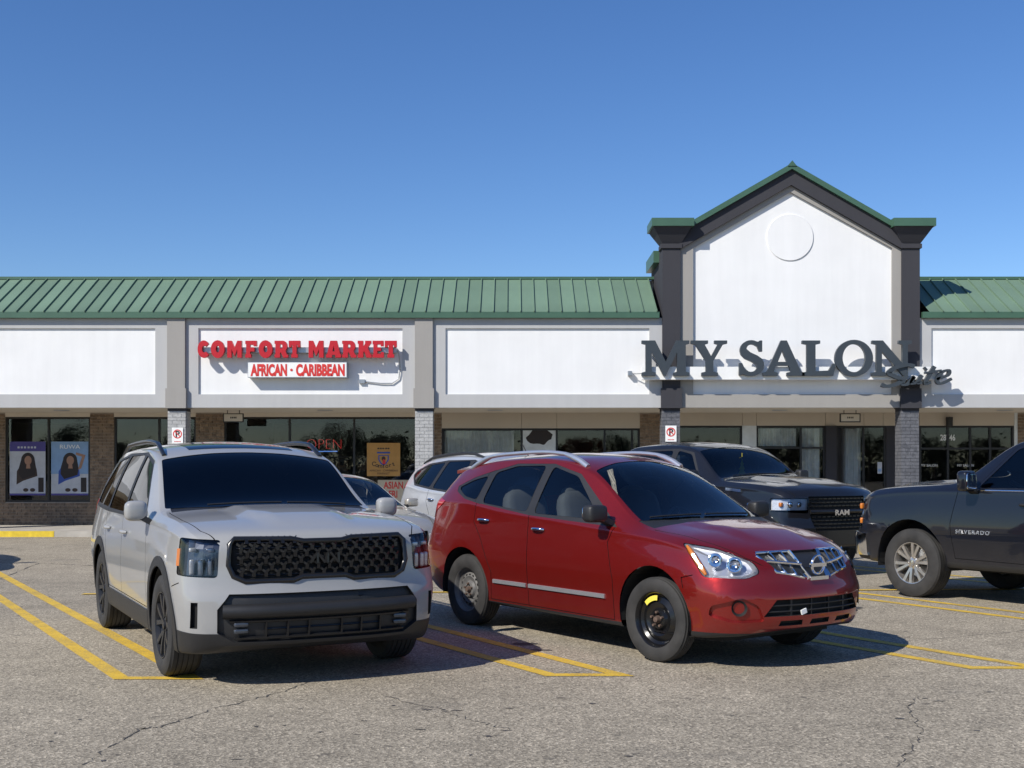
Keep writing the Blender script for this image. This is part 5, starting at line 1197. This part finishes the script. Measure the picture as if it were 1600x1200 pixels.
# ================================================================= PICKUPS
def pickup(kind):
    ram = kind == 'ram'; P_ = 'paint_granite' if ram else 'paint_charcoal'
    up = 0 if ram else -.03
    c = Car(dict(name='pickup_truck', ds=.06, L=5.92, fa=1.0, wb=3.67, tr=.405, wy=.985, paint=P_, bow=.20 if ram else .16, rbow=.04, fdepth=.9, dome=(.42, .035 if ram else .02, 1.4, 1.2, .06),
        prof=pch([(.3, .05), (.45, -.02), (.7, -.02), (.8, .03), (1.1, .06), (1.3, .14)]),
        k=dict(z4=[(0, 1.20), (.05, 1.24), (.3, 1.31), (.9, 1.365), (1.45, 1.40), (1.5, 1.41), (2.25, 1.86), (2.5, 1.92), (3.0, 1.95), (3.7, 1.93), (3.95, 1.86), (4.05, 1.40), (4.1, 1.38), (5.85, 1.36), (5.92, 1.33)],
               z3=[(0, 1.17), (.3, 1.255), (.9, 1.305), (1.42, 1.335), (1.5, 1.345), (2.25, 1.79), (2.5, 1.855), (3.0, 1.88), (3.7, 1.86), (3.95, 1.80), (4.05, 1.39), (4.1, 1.375), (5.85, 1.355), (5.92, 1.33)],
               w3=[(0, .84), (.3, .88), (1.42, .89), (1.5, .88), (2.25, .745), (3.7, .72), (3.95, .74), (4.05, .93), (5.92, .93)],
               z2=[(0, 1.12), (.3, 1.19), (1.4, 1.265), (2.2, 1.275), (3.9, 1.29), (4.05, 1.33), (5.92, 1.31)], w2=[(0, .88), (.3, .955), (1.4, .98), (4, .98), (5.92, .98)],
               wm=[(0, .95), (.3, 1.0), (.95, 1.02), (5.92, 1.01)], zm=[(0, .85), (5.92, .9)], zb=[(0, .40), (.5, .38), (4.2, .40), (5.92, .48)], wb=[(0, .90), (.4, .96), (5.92, .95)])))
    c.extra = []
    gl = 'glass_mid'
    c.region('windshield', round_poly([(1.58, -.83, 0), (1.50, 0, 0), (1.58, .83, 0), (2.2, .71, 0), (2.25, 0, 0), (2.2, -.71, 0)], .03), (0, 0, 1), gl, -.004, False, pred=lambda p: p.z > 1.33 and 1.4 < p.x < 2.4)
    for q in ([(1.92, 1.31), (2.30, 1.74), (2.62, 1.80), (2.66, 1.31)], [(2.78, 1.31), (2.75, 1.80), (3.45, 1.79), (3.62, 1.70), (3.62, 1.32)]):
        c.side_region('side_window', [(p[0], p[2]) for p in round_poly([(a, 0, b) for a, b in q], .05)], gl, -.006, pred=lambda p: p.z > 1.2)
    c.side_region('window_trim', [(1.86, 1.285), (2.27, 1.77), (2.62, 1.83), (3.47, 1.82), (3.67, 1.72), (3.67, 1.295)], 'black_plastic' if ram else P_, -.002, pred=lambda p: p.z > 1.2)
    c.rear_region('rear_window', [(-.6, 1.45), (.6, 1.45), (.55, 1.75), (-.55, 1.75)], gl, -.005, pred=lambda p: 3.8 < p.x < 4.2)
    c.arches(.49, None if ram else None, squash=.98 if ram else 1.0, zoff=.03)
    c.side_seam([(1.62, .50), (1.58, .9), (1.66, 1.26)]); c.side_seam([(2.71, .48), (2.71, 1.29)]); c.side_seam([(3.72, .48), (3.74, 1.29)]); c.side_seam([(1.62, .5), (3.72, .48)]); c.side_seam([(4.0, .42), (4.0, 1.36)])
    c.seam([(.12, .74, 0), (.4, .83, 0), (1.45, .85, 0)], (0, 0, 1), pred=lambda p: p.z > 1.1, face=.3)
    c.side_region('front_door', [(1.623, .51), (2.707, .49), (2.707, 1.28), (1.66, 1.26), (1.585, .9)], P_, 0); c.side_region('rear_door', [(2.713, .49), (3.717, .49), (3.737, 1.28), (2.713, 1.28)], P_, 0)
    c.side_region('rocker', [(1.5, .3), (4.1, .3), (4.1, .455), (1.5, .455)], 'black_plastic', .0, face=-.2)
    c.region('hood', [(.12, -.73, 0), (.12, .73, 0), (.4, .825, 0), (1.44, .845, 0), (1.44, -.845, 0), (.4, -.825, 0)], (0, 0, 1), P_, 0, False, pred=lambda p: p.z > 1.15, face=.4)
    if ram:
        c.region('headlight', round_poly([(.05, .60, .90), (.05, .57, 1.11), (.42, .965, 1.115), (.42, .975, .93)], .03), (-.8, .6, 0), 'lens_clear', -.003, face=-.3, pred=lambda p: p.y > .5 and p.x < .7)
        c.front_region('grille', [(-.50, .66), (.50, .66), (.58, 1.08), (.54, 1.135), (-.54, 1.135), (-.58, 1.08)], 'gap_black', -.03)
        c.front_region('bumper', [(-1.1, .2), (1.1, .2), (1.1, .70), (-1.1, .70)], 'black_gloss', .012); c.region('bumper', [(-.3, 0, .2), (.42, 0, .2), (.42, 0, .70), (-.3, 0, .70)], (0, 1, 0), 'black_gloss', .012, face=-.1, pred=lambda p: p.x < .42)
    else:
        c.region('headlight', round_poly([(0, .68, .79), (0, .66, 1.15), (.25, .96, 1.15), (.25, .985, .79)], .03), (-.7, .7, 0), 'lens_clear', -.003, face=-.3, pred=lambda p: p.y > .6 and p.x < .36)
        c.front_region('grille', [(-.62, .66), (.62, .66), (.62, 1.13), (-.62, 1.13)], 'gap_black', -.03)
        c.front_region('bumper', [(-1.1, .46), (1.1, .46), (1.1, .73), (-1.1, .73)], 'chrome', .03); c.region('bumper', [(-.3, 0, .46), (.36, 0, .46), (.30, 0, .73), (-.3, 0, .73)], (0, 1, 0), 'chrome', .03, face=-.1, pred=lambda p: p.x < .4)
        c.region('valance', [(-.3, 0, .2), (.36, 0, .2), (.36, 0, .46), (-.3, 0, .46)], (0, 1, 0), 'black_plastic', -.01, face=-.2, pred=lambda p: p.x < .4); c.front_region('valance', [(-1.1, .2), (1.1, .2), (1.1, .46), (-1.1, .46)], 'black_plastic', -.01)
    c.rear_region('tail_light', [(.84, .85), (.97, .85), (.97, 1.25), (.84, 1.25)], 'red_lens', .004, True)
    c.underbody(.34, .6); c.cabin(1.80, [2.5, 3.35], .75, 1.28, head=1.62, wd=.62)
    if ram: c.finish(RAM_POS, U, 'dark granite pickup truck with black grille facing the red crossover', 'truck')
    else: c.finish(SIL_POS, -U, 'charcoal pickup truck with silver alloy wheels and chrome bumper end', 'truck')
    def fr(y, z, o=.0):
        p, n = c.front(y, z); return Vector((p.x-o, y, z))
    gr = c.parts['grille'][0]
    if ram:
        for r_ in range(9):
            z = .70+r_*.05
            if r_ in (4, 5): continue
            for k in range(-6, 7):
                y = k*.085+(.042 if r_ % 2 else 0)
                if abs(y) < .52: b = MB(); b.add(*_hex(fr(y-.03, z, -.014), fr(y+.03, z, -.014), .012, .008)); c.emit('grille_bar', b, 'black_gloss', gr, 0)
        b = MB(); b.tube([fr(y, .92, -.004) for y in np.linspace(-.54, .54, 9)], .035, 8); c.emit('grille_crossbar', b, 'black_gloss', gr, 60)
        me = text_mesh('RAM', .105, .008, .003, 1.35); me.transform(Matrix.Rotation(R(90), 4, 'Z')); p = fr(0, .9, .04); me.transform(Matrix.Translation((c.s0-p.x, 0, .872))); link('badge', me, 'chrome', gr)
        for s_ in (1, -1):
            p, n = c.side(1.12, 1.21, s_); b = MB(); b.add(*_hex((.98, p.y+s_*.002, 1.205), (1.30, p.y+s_*.002, 1.225), .012, .02)); c.emit('hood_badge', b, 'chrome', None, 0)
        fsh = empty('air_freshener', (0, 0, 0), 'yellow tree-shaped air freshener hanging inside the dark pickup windshield', 'freshener')
        p = c.ray((2.05, .02, 3), (0, 0, -1))[0]; M_ = c.root.matrix_basis; q = M_ @ Vector((c.s0-1.98, -.05, 1.40)); fsh.location = q; fsh.rotation_euler = (0, 0, R(20)); fsh.scale = (1.5, 1.5, 1.5)
        f = MB(); f.xz([(-.012, -.0), (.012, 0), (.012, .02), (.045, .02), (.02, .07), (.035, .07), (.012, .12), (.022, .12), (0, .175), (-.022, .12), (-.012, .12), (-.035, .07), (-.02, .07), (-.045, .02), (-.012, .02)], -.002, .002); f.build('card', 'freshener_yellow', fsh)
        f = MB(); f.tube([(0, 0, .17), (0, 0, .24)], .002, 4); f.build('string', 'freshener_yellow', fsh)
    else:
        me = text_mesh('SILVERADO', .062, .004, .0, 1.1, 'LEFT', 1.35)
        for s_ in (1,):
            p, n = c.side(2.0, .80, s_); m2 = me.copy(); m2.transform(Matrix.Rotation(R(180), 4, 'Z')); m2.transform(Matrix.Translation((c.s0-1.66, p.y+.006, .79))); link('badge', m2, 'satin_silver', c.parts['front_door'][0])
            b = MB(); b.tube([c.side(x, 1.283, s_)[0]+Vector((0, s_*.004, 0)) for x in np.linspace(1.7, 3.66, 12)], .008, 6); c.emit('belt_moulding', b, 'chrome', None, 0)
    for s_ in (1, -1):
        H = c.parts['headlight'][0 if s_ == 1 else -1]; d = Vector((.8, -s_*.6, 0)) if ram else Vector((.7, -s_*.7, 0)); hb = MB(); v = []
        zz = (.945, 1.10) if ram else (.80, 1.14); yy = np.linspace(.60, .95, 5) if ram else np.linspace(.72, .96, 4); xx = np.linspace(.05, .42, 5) if ram else np.linspace(.02, .23, 4)
        for x, y in zip(xx, yy):
            for z in zz: p, n = c.ray(Vector((x, s_*y, z))-d*2, d); v.append(tuple((p if p else Vector((x, s_*y, z)))+d*.05))
        hb.add(v, [(2*i, 2*i+1, 2*i+3, 2*i+2) for i in range(len(xx)-1)]); c.emit('lamp_housing', hb, 'lamp_reflector', H, 0)
        am = MB(); lu = MB()
        if ram:
            p = Vector(v[-4])*.5+Vector(v[-3])*.5-d*.02; superbox(am, p, (.05, .05, .06), .4); p2 = Vector(v[4])*.5+Vector(v[5])*.5-d*.02; superbox(lu, p2, (.06, .08, .08), .7); p3 = Vector(v[2])*.5+Vector(v[3])*.5-d*.02; superbox(lu, p3, (.05, .07, .07), .7)
        else:
            for z in (.88, 1.06): p = Vector(v[-2])-d*.03; superbox(am, (p.x, p.y, z), (.04, .05, .07), .4)
            p = Vector(v[2])-d*.02; superbox(lu, (p.x, p.y, .96), (.05, .08, .1), .6)
        c.emit('side_marker', am, 'amber_lens', H, 40); c.emit('lamp_unit', lu, 'chrome', H, 40)
    c.mirror(1.86, 1.27, (.14, .20, .23), .07, 'black_plastic' if ram else P_, e=.4)
    for x in (2.56, 3.58): c.handle(x, 1.13, 'black_plastic' if not ram else P_, .2)
    b = MB(); b.tube([c.top(1.57, y)[0]+Vector((0, 0, .012)) for y in np.linspace(-.6, .55, 8)], .008, 5); c.emit('wiper', b, 'black_plastic')
    c.wheels(.265, 'twin', .245, 'wheel_silver' if not ram else 'wheel_dark')
def place(nose, H, back): n = Vector(nose)-Vector((H[0], H[1]))*back; return (n.x, n.y)
RAM_POS = place((4.62, 16.3), U, 2.835)
_fa = Vector((4.72, 13.8))+Vector((.854, .52))*.985; _c = _fa+Vector((U.x, U.y))*1.835; SIL_POS = (_c.x, _c.y)
pickup('ram'); pickup('silverado')

# ================================================================= SILVER SUV AND CHAMPAGNE SEDAN IN THE FAR ROW
def silver_suv():
    c = Car(dict(name='parked_suv', ds=.065, L=5.1, fa=.98, wb=3.02, tr=.375, wy=.955, paint='paint_silver', bow=.34, rbow=.26, prof=pch([(.2, .1), (.45, 0), (.7, .03), (1.0, .12)]), rprof=pch([(.3, .1), (.55, 0), (.8, .02), (1.3, .16), (1.7, .28)]),
        k=dict(z4=[(0, .95), (.05, 1.0), (.3, 1.08), (.9, 1.16), (1.35, 1.20), (1.4, 1.21), (2.25, 1.68), (2.6, 1.75), (3.1, 1.775), (3.9, 1.75), (4.5, 1.69), (4.72, 1.62), (4.9, 1.3), (5.0, 1.1), (5.1, 1.0)],
               z3=[(0, .92), (.3, 1.02), (.9, 1.09), (1.32, 1.13), (1.4, 1.14), (2.25, 1.59), (2.6, 1.67), (3.1, 1.695), (3.9, 1.665), (4.5, 1.58), (4.72, 1.50), (4.9, 1.22), (5.0, 1.05), (5.1, .97)],
               w3=[(0, .74), (.3, .82), (1.32, .83), (1.4, .82), (2.25, .68), (3.9, .65), (4.6, .62), (4.9, .76), (5.1, .8)], z2=[(0, .9), (.3, .98), (1.4, 1.07), (2.5, 1.12), (3.9, 1.18), (4.6, 1.24), (4.9, 1.15), (5.1, .95)],
               w2=[(0, .82), (.3, .91), (1.4, .94), (3.9, .94), (4.6, .88), (5.1, .82)], wm=[(0, .90), (.4, .97), (1, .99), (2.5, .975), (4.1, 1.0), (4.7, .96), (5.1, .88)], zm=[(0, .7), (5.1, .82)], zb=[(0, .27), (.5, .25), (4.3, .28), (5.1, .38)], wb=[(0, .8), (.4, .92), (4.2, .93), (5.1, .84)])))
    c.extra = []
    c.region('windshield', round_poly([(1.48, -.77, 0), (1.40, 0, 0), (1.48, .77, 0), (2.2, .64, 0), (2.25, 0, 0), (2.2, -.64, 0)], .03), (0, 0, 1), 'glass_mid', -.004, False, pred=lambda p: p.z > 1.1 and 1.3 < p.x < 2.4)
    for q in ([(1.75, 1.14), (2.28, 1.54), (2.66, 1.625), (2.68, 1.16)], [(2.78, 1.17), (2.76, 1.635), (3.45, 1.625), (3.60, 1.22)], [(3.70, 1.23), (3.56, 1.615), (4.1, 1.57), (4.46, 1.47), (4.50, 1.42), (4.25, 1.28)]):
        c.side_region('side_window', [(p[0], p[2]) for p in round_poly([(a, 0, b) for a, b in q], .05)], 'glass_dark', -.005, pred=lambda p: p.z > 1.08)
    c.side_region('window_trim', [(1.66, 1.11), (2.26, 1.57), (2.66, 1.652), (3.5, 1.648), (4.15, 1.595), (4.55, 1.48), (4.56, 1.42), (4.25, 1.25), (3.6, 1.19), (2.7, 1.135)], 'black_plastic', -.002, pred=lambda p: p.z > 1.08)
    c.rear_region('rear_window', [(-.6, 1.28), (.6, 1.28), (.5, 1.58), (-.5, 1.58)], 'glass_dark', -.005)
    c.arches(.425, None, zoff=.02)
    c.region('tail_light', [(4.62, .9, 1.22), (4.80, .9, 1.34), (5.1, .6, 1.28), (5.1, .6, 1.08), (4.85, .85, 1.12)], (.5, .86, 0), 'red_lens', .006, face=0, pred=lambda p: p.x > 4.4 and p.y > .4)
    c.region('headlight', round_poly([(.65, .86, .96), (.2, .66, .90), (.15, .66, .78), (.5, .88, .80)], .04), (-.7, .7, 0), 'lamp_reflector', -.003, face=-.3, pred=lambda p: p.y > .5 and p.x < .9)
    c.front_region('grille', [(-.5, .55), (.5, .55), (.5, .9), (-.5, .9)], 'gap_black', -.03)
    c.side_seam([(1.52, .4), (1.5, .75), (1.6, 1.1)]); c.side_seam([(2.72, .4), (2.72, 1.14)]); c.side_seam([(3.50, .42), (3.50, .72), (3.72, 1.02), (3.68, 1.2)]); c.side_seam([(1.52, .4), (3.5, .42)])
    c.side_region('front_door', [(1.523, .41), (2.717, .41), (2.717, 1.13), (1.6, 1.1), (1.505, .75)], 'paint_silver', 0); c.side_region('rear_door', [(2.723, .41), (3.497, .43), (3.5, .72), (3.71, 1.02), (3.67, 1.19), (2.723, 1.14)], 'paint_silver', 0)
    c.side_region('rocker', [(1.4, .1), (3.6, .1), (3.6, .34), (1.4, .34)], 'black_plastic', .004, face=-.3); c.region('rear_valance', [(4.4, 0, .1), (5.4, 0, .1), (5.4, 0, .45), (4.4, 0, .40)], (0, 1, 0), 'black_plastic', .004, face=-.2, pred=lambda p: p.x > 4.4)
    c.underbody(.25, .55); c.cabin(1.62, [2.35, 3.2], .55, 1.12, head=1.45)
    c.finish(place((1.42, 15.4), U, .98+1.51), U, 'silver suv with tinted windows parked behind the red crossover', 'car')
    for s_ in (1, -1):
        b = MB(); pts = []
        for k, x in enumerate(np.linspace(2.5, 4.45, 14)): p, n = c.top(x, s_*.61); pts.append((x, p.y, p.z+.035*min(1, min(k, 13-k)/2)))
        b.tube(pts, .022, 8); c.emit('roof_rail', b, 'black_plastic', None, 60)
    c.mirror(1.68, 1.11, (.14, .22, .16), .06, 'paint_silver', e=.5)
    for x, z in ((2.56, 1.0), (3.56, 1.04)): c.handle(x, z, 'chrome', .18)
    c.wheels(.245, 'five', .235, 'wheel_silver')
def sedan():
    c = Car(dict(name='parked_sedan', ds=.065, L=4.85, fa=.95, wb=2.78, tr=.33, wy=.88, paint='paint_champagne', bow=.36, rbow=.25, prof=pch([(.2, .1), (.42, 0), (.6, .02), (.9, .14)]), rprof=pch([(.3, .08), (.55, 0), (.9, .06)]),
        k=dict(z4=[(0, .70), (.05, .74), (.3, .84), (.9, .95), (1.2, .985), (1.28, .995), (2.25, 1.40), (2.6, 1.45), (3.0, 1.455), (3.4, 1.42), (4.15, 1.10), (4.3, 1.07), (4.75, 1.03), (4.85, .95)],
               z3=[(0, .68), (.3, .79), (.9, .89), (1.2, .925), (1.28, .935), (2.25, 1.33), (2.6, 1.38), (3.0, 1.385), (3.4, 1.345), (4.1, 1.05), (4.3, 1.02), (4.75, .98), (4.85, .92)],
               w3=[(0, .66), (.3, .72), (1.2, .75), (1.28, .745), (2.25, .59), (3.3, .57), (4.1, .68), (4.85, .70)], z2=[(0, .66), (.3, .76), (1.2, .88), (2.5, .93), (3.6, .97), (4.2, .98), (4.85, .88)],
               w2=[(0, .72), (.3, .82), (1.2, .86), (3.6, .86), (4.85, .76)], wm=[(0, .80), (.4, .88), (1, .91), (3.8, .91), (4.85, .82)], zm=[(0, .55), (4.85, .65)], zb=[(0, .22), (.5, .2), (4, .22), (4.85, .3)], wb=[(0, .72), (.4, .84), (4, .85), (4.85, .76)])))
    c.extra = []
    c.region('windshield', round_poly([(1.36, -.69, 0), (1.26, 0, 0), (1.36, .69, 0), (2.2, .555, 0), (2.26, 0, 0), (2.2, -.555, 0)], .03), (0, 0, 1), 'glass_light', -.004, False, pred=lambda p: p.z > .9 and 1.2 < p.x < 2.4)
    for q in ([(1.70, .96), (2.25, 1.27), (2.6, 1.33), (2.62, .97)], [(2.70, .97), (2.68, 1.33), (3.2, 1.31), (3.65, 1.12), (3.65, 1.0)]):
        c.side_region('side_window', [(p[0], p[2]) for p in round_poly([(a, 0, b) for a, b in q], .04)], 'glass_light', -.005, pred=lambda p: p.z > .9)
    c.side_region('window_trim', [(1.62, .945), (2.24, 1.29), (2.6, 1.352), (3.22, 1.332), (3.75, 1.1), (3.75, .985), (2.6, .955)], 'black_plastic', -.002, pred=lambda p: p.z > .9)
    c.arches(.37, None, zoff=.02)
    c.region('headlight', round_poly([(.75, .84, .82), (.2, .60, .74), (.12, .60, .62), (.5, .84, .66)], .04), (-.7, .7, .1), 'lamp_reflector', -.003, face=-.3, pred=lambda p: p.y > .4 and p.x < .95)
    c.front_region('grille', [(-.42, .45), (.42, .45), (.42, .68), (-.42, .68)], 'gap_black', -.03); c.rear_region('tail_light', [(.5, .8), (.76, .8), (.76, .96), (.5, .96)], 'red_lens', .004, True)
    c.rear_region('rear_window', [(-.5, 1.1), (.5, 1.1), (.45, 1.36), (-.45, 1.36)], 'glass_mid', -.004, pred=lambda p: 3.3 < p.x < 4.2, face=.05)
    c.side_seam([(1.45, .3), (1.42, .6), (1.55, .93)]); c.side_seam([(2.66, .3), (2.66, .95)]); c.side_seam([(1.45, .3), (3.3, .3)]); c.seam([(.2, .58, 0), (.6, .68, 0), (1.25, .73, 0)], (0, 0, 1), pred=lambda p: p.z > .7, face=.3)
    c.side_region('front_door', [(1.453, .31), (2.657, .31), (2.657, .945), (1.55, .92), (1.425, .6)], 'paint_champagne', 0)
    c.underbody(.2, .45); c.cabin(1.6, [2.2, 3.0], .38, .97, head=1.2, wd=.54, mat='cabin_beige', seat='cabin_beige')
    c.finish(place((-1.45, 15.5), U, .95+1.39), U, 'champagne sedan mostly hidden behind the pale grey suv', 'car')
    c.mirror(1.66, .95, (.13, .20, .13), .05, 'paint_champagne', e=.5)
    for x in (2.5, 3.4): c.handle(x, .84, 'chrome', .17)
    c.wheels(.21, 'five', .21, 'wheel_silver')
silver_suv(); sedan()
# a second sedan just beyond the picture's left edge; its shadow reaches into view
src = [o for o in COL.objects if o.name.startswith('parked_sedan')][0]
def copy_tree(o, par):
    n = o.copy(); COL.objects.link(n); n.parent = par
    for ch in o.children: copy_tree(ch, n)
    return n
cp = copy_tree(src, None); cp.location = (-9.9, 18.0, 0); cp['label'] = 'champagne sedan in the stall beside the yellow kerb, beyond the pale grey suv'

# ================================================================= TREES ACROSS THE LOT (mirrored in the shop glass)
def leafmat(name, a, b_):
    m, nt, b = _new(name); c = coord(nt); nt.links.new(ramp(nt, noise(nt, c, 1.4, 4), [(.3, a), (.7, b_)]), b.inputs['Base Color']); b.inputs['Roughness'].default_value = .75
leafmat('leaf_green', (.010, .020, .006), (.03, .045, .014)); leafmat('leaf_rust', (.14, .03, .015), (.22, .07, .03)); plain('bark', (.10, .08, .06), .9, bmp=.5)
def tree_mesh(seed, h, rad):
    rnd = random.Random(seed); tk = MB(); tk.tube([(0, 0, 0), (.05, 0, h*.25), (.0, .05, h*.5), (.1, 0, h*.8)], [.20, .15, .11, .04], 8); cr = MB(); blobs = []
    for k in range(11):
        a = rnd.uniform(0, 6.28); rr = rad*rnd.uniform(.25, .8); z = h*rnd.uniform(.4, .88); p = Vector((rr*math.cos(a), rr*math.sin(a), z)); tk.tube([(0, 0, h*rnd.uniform(.25, .5)), tuple(p*.6+Vector((0, 0, z*.25))), tuple(p)], [.07, .045, .015], 5); blobs.append((p, rad*rnd.uniform(.3, .5)))
    for p, br in blobs:
        for _ in range(520):
            d = Vector((rnd.gauss(0, 1), rnd.gauss(0, 1), rnd.gauss(0, .8))).normalized()*br*rnd.uniform(.5, 1.05); q = p+d; u = Vector((rnd.gauss(0, 1), rnd.gauss(0, 1), rnd.gauss(0, 1))).normalized(); v = u.orthogonal().normalized(); s_ = rnd.uniform(.05, .10)
            cr.add([tuple(q-u*s_), tuple(q+v*s_*.6), tuple(q+u*s_), tuple(q-v*s_*.6)], [(0, 1, 2, 3)])
    tm = tk.mesh('trunk', 60); cm = bpy.data.meshes.new('crown'); cm.from_pydata(cr.v, [], cr.f); return tm, cm
TM = [tree_mesh(k, h, r_) for k, (h, r_) in enumerate(((5.2, 2.6), (4.4, 2.4), (5.8, 2.7)))]
for tm, cm in TM: tm.materials.append(MATS['bark']); cm.materials.append(MATS['leaf_green'])
rust = TM[1][1].copy(); rust.materials.clear(); rust.materials.append(MATS['leaf_rust'])
rnd = random.Random(5)
for k in range(20):
    X = -46+k*4.9+rnd.uniform(-1.2, 1.2); tm, cm = TM[k % 3]; rs_ = k == 11
    t = empty('tree', (X, -52-rnd.uniform(0, 10), 0), 'rust-leaved tree in the row across the lot' if rs_ else 'leafy green tree in the row across the lot', 'tree', 'trees across the lot', rnd.uniform(0, 6)); sc = rnd.uniform(.8, 1.1); t.scale = (sc, sc, sc)
    for nm, me in (('trunk', tm), ('crown', rust if rs_ else cm)):
        o = bpy.data.objects.new(nm, me); COL.objects.link(o); o.parent = t
hb = MB(); rnd = random.Random(9)
for k in range(16000):
    q = Vector((rnd.uniform(-60, 60), -70+rnd.gauss(0, 1.2), abs(rnd.gauss(0, 1.5)))); u = Vector((rnd.gauss(0, 1), rnd.gauss(0, 1), rnd.gauss(0, 1))).normalized(); v = u.orthogonal().normalized(); s_ = rnd.uniform(.15, .35)
    hb.add([tuple(q-u*s_), tuple(q+v*s_*.6), tuple(q+u*s_), tuple(q-v*s_*.6)], [(0, 1, 2, 3)])
me = bpy.data.meshes.new('hedge'); me.from_pydata(hb.v, [], hb.f); link('hedge', me, 'leaf_green', label='dense dark hedge behind the row of trees across the lot', cat='hedge', kind='stuff')
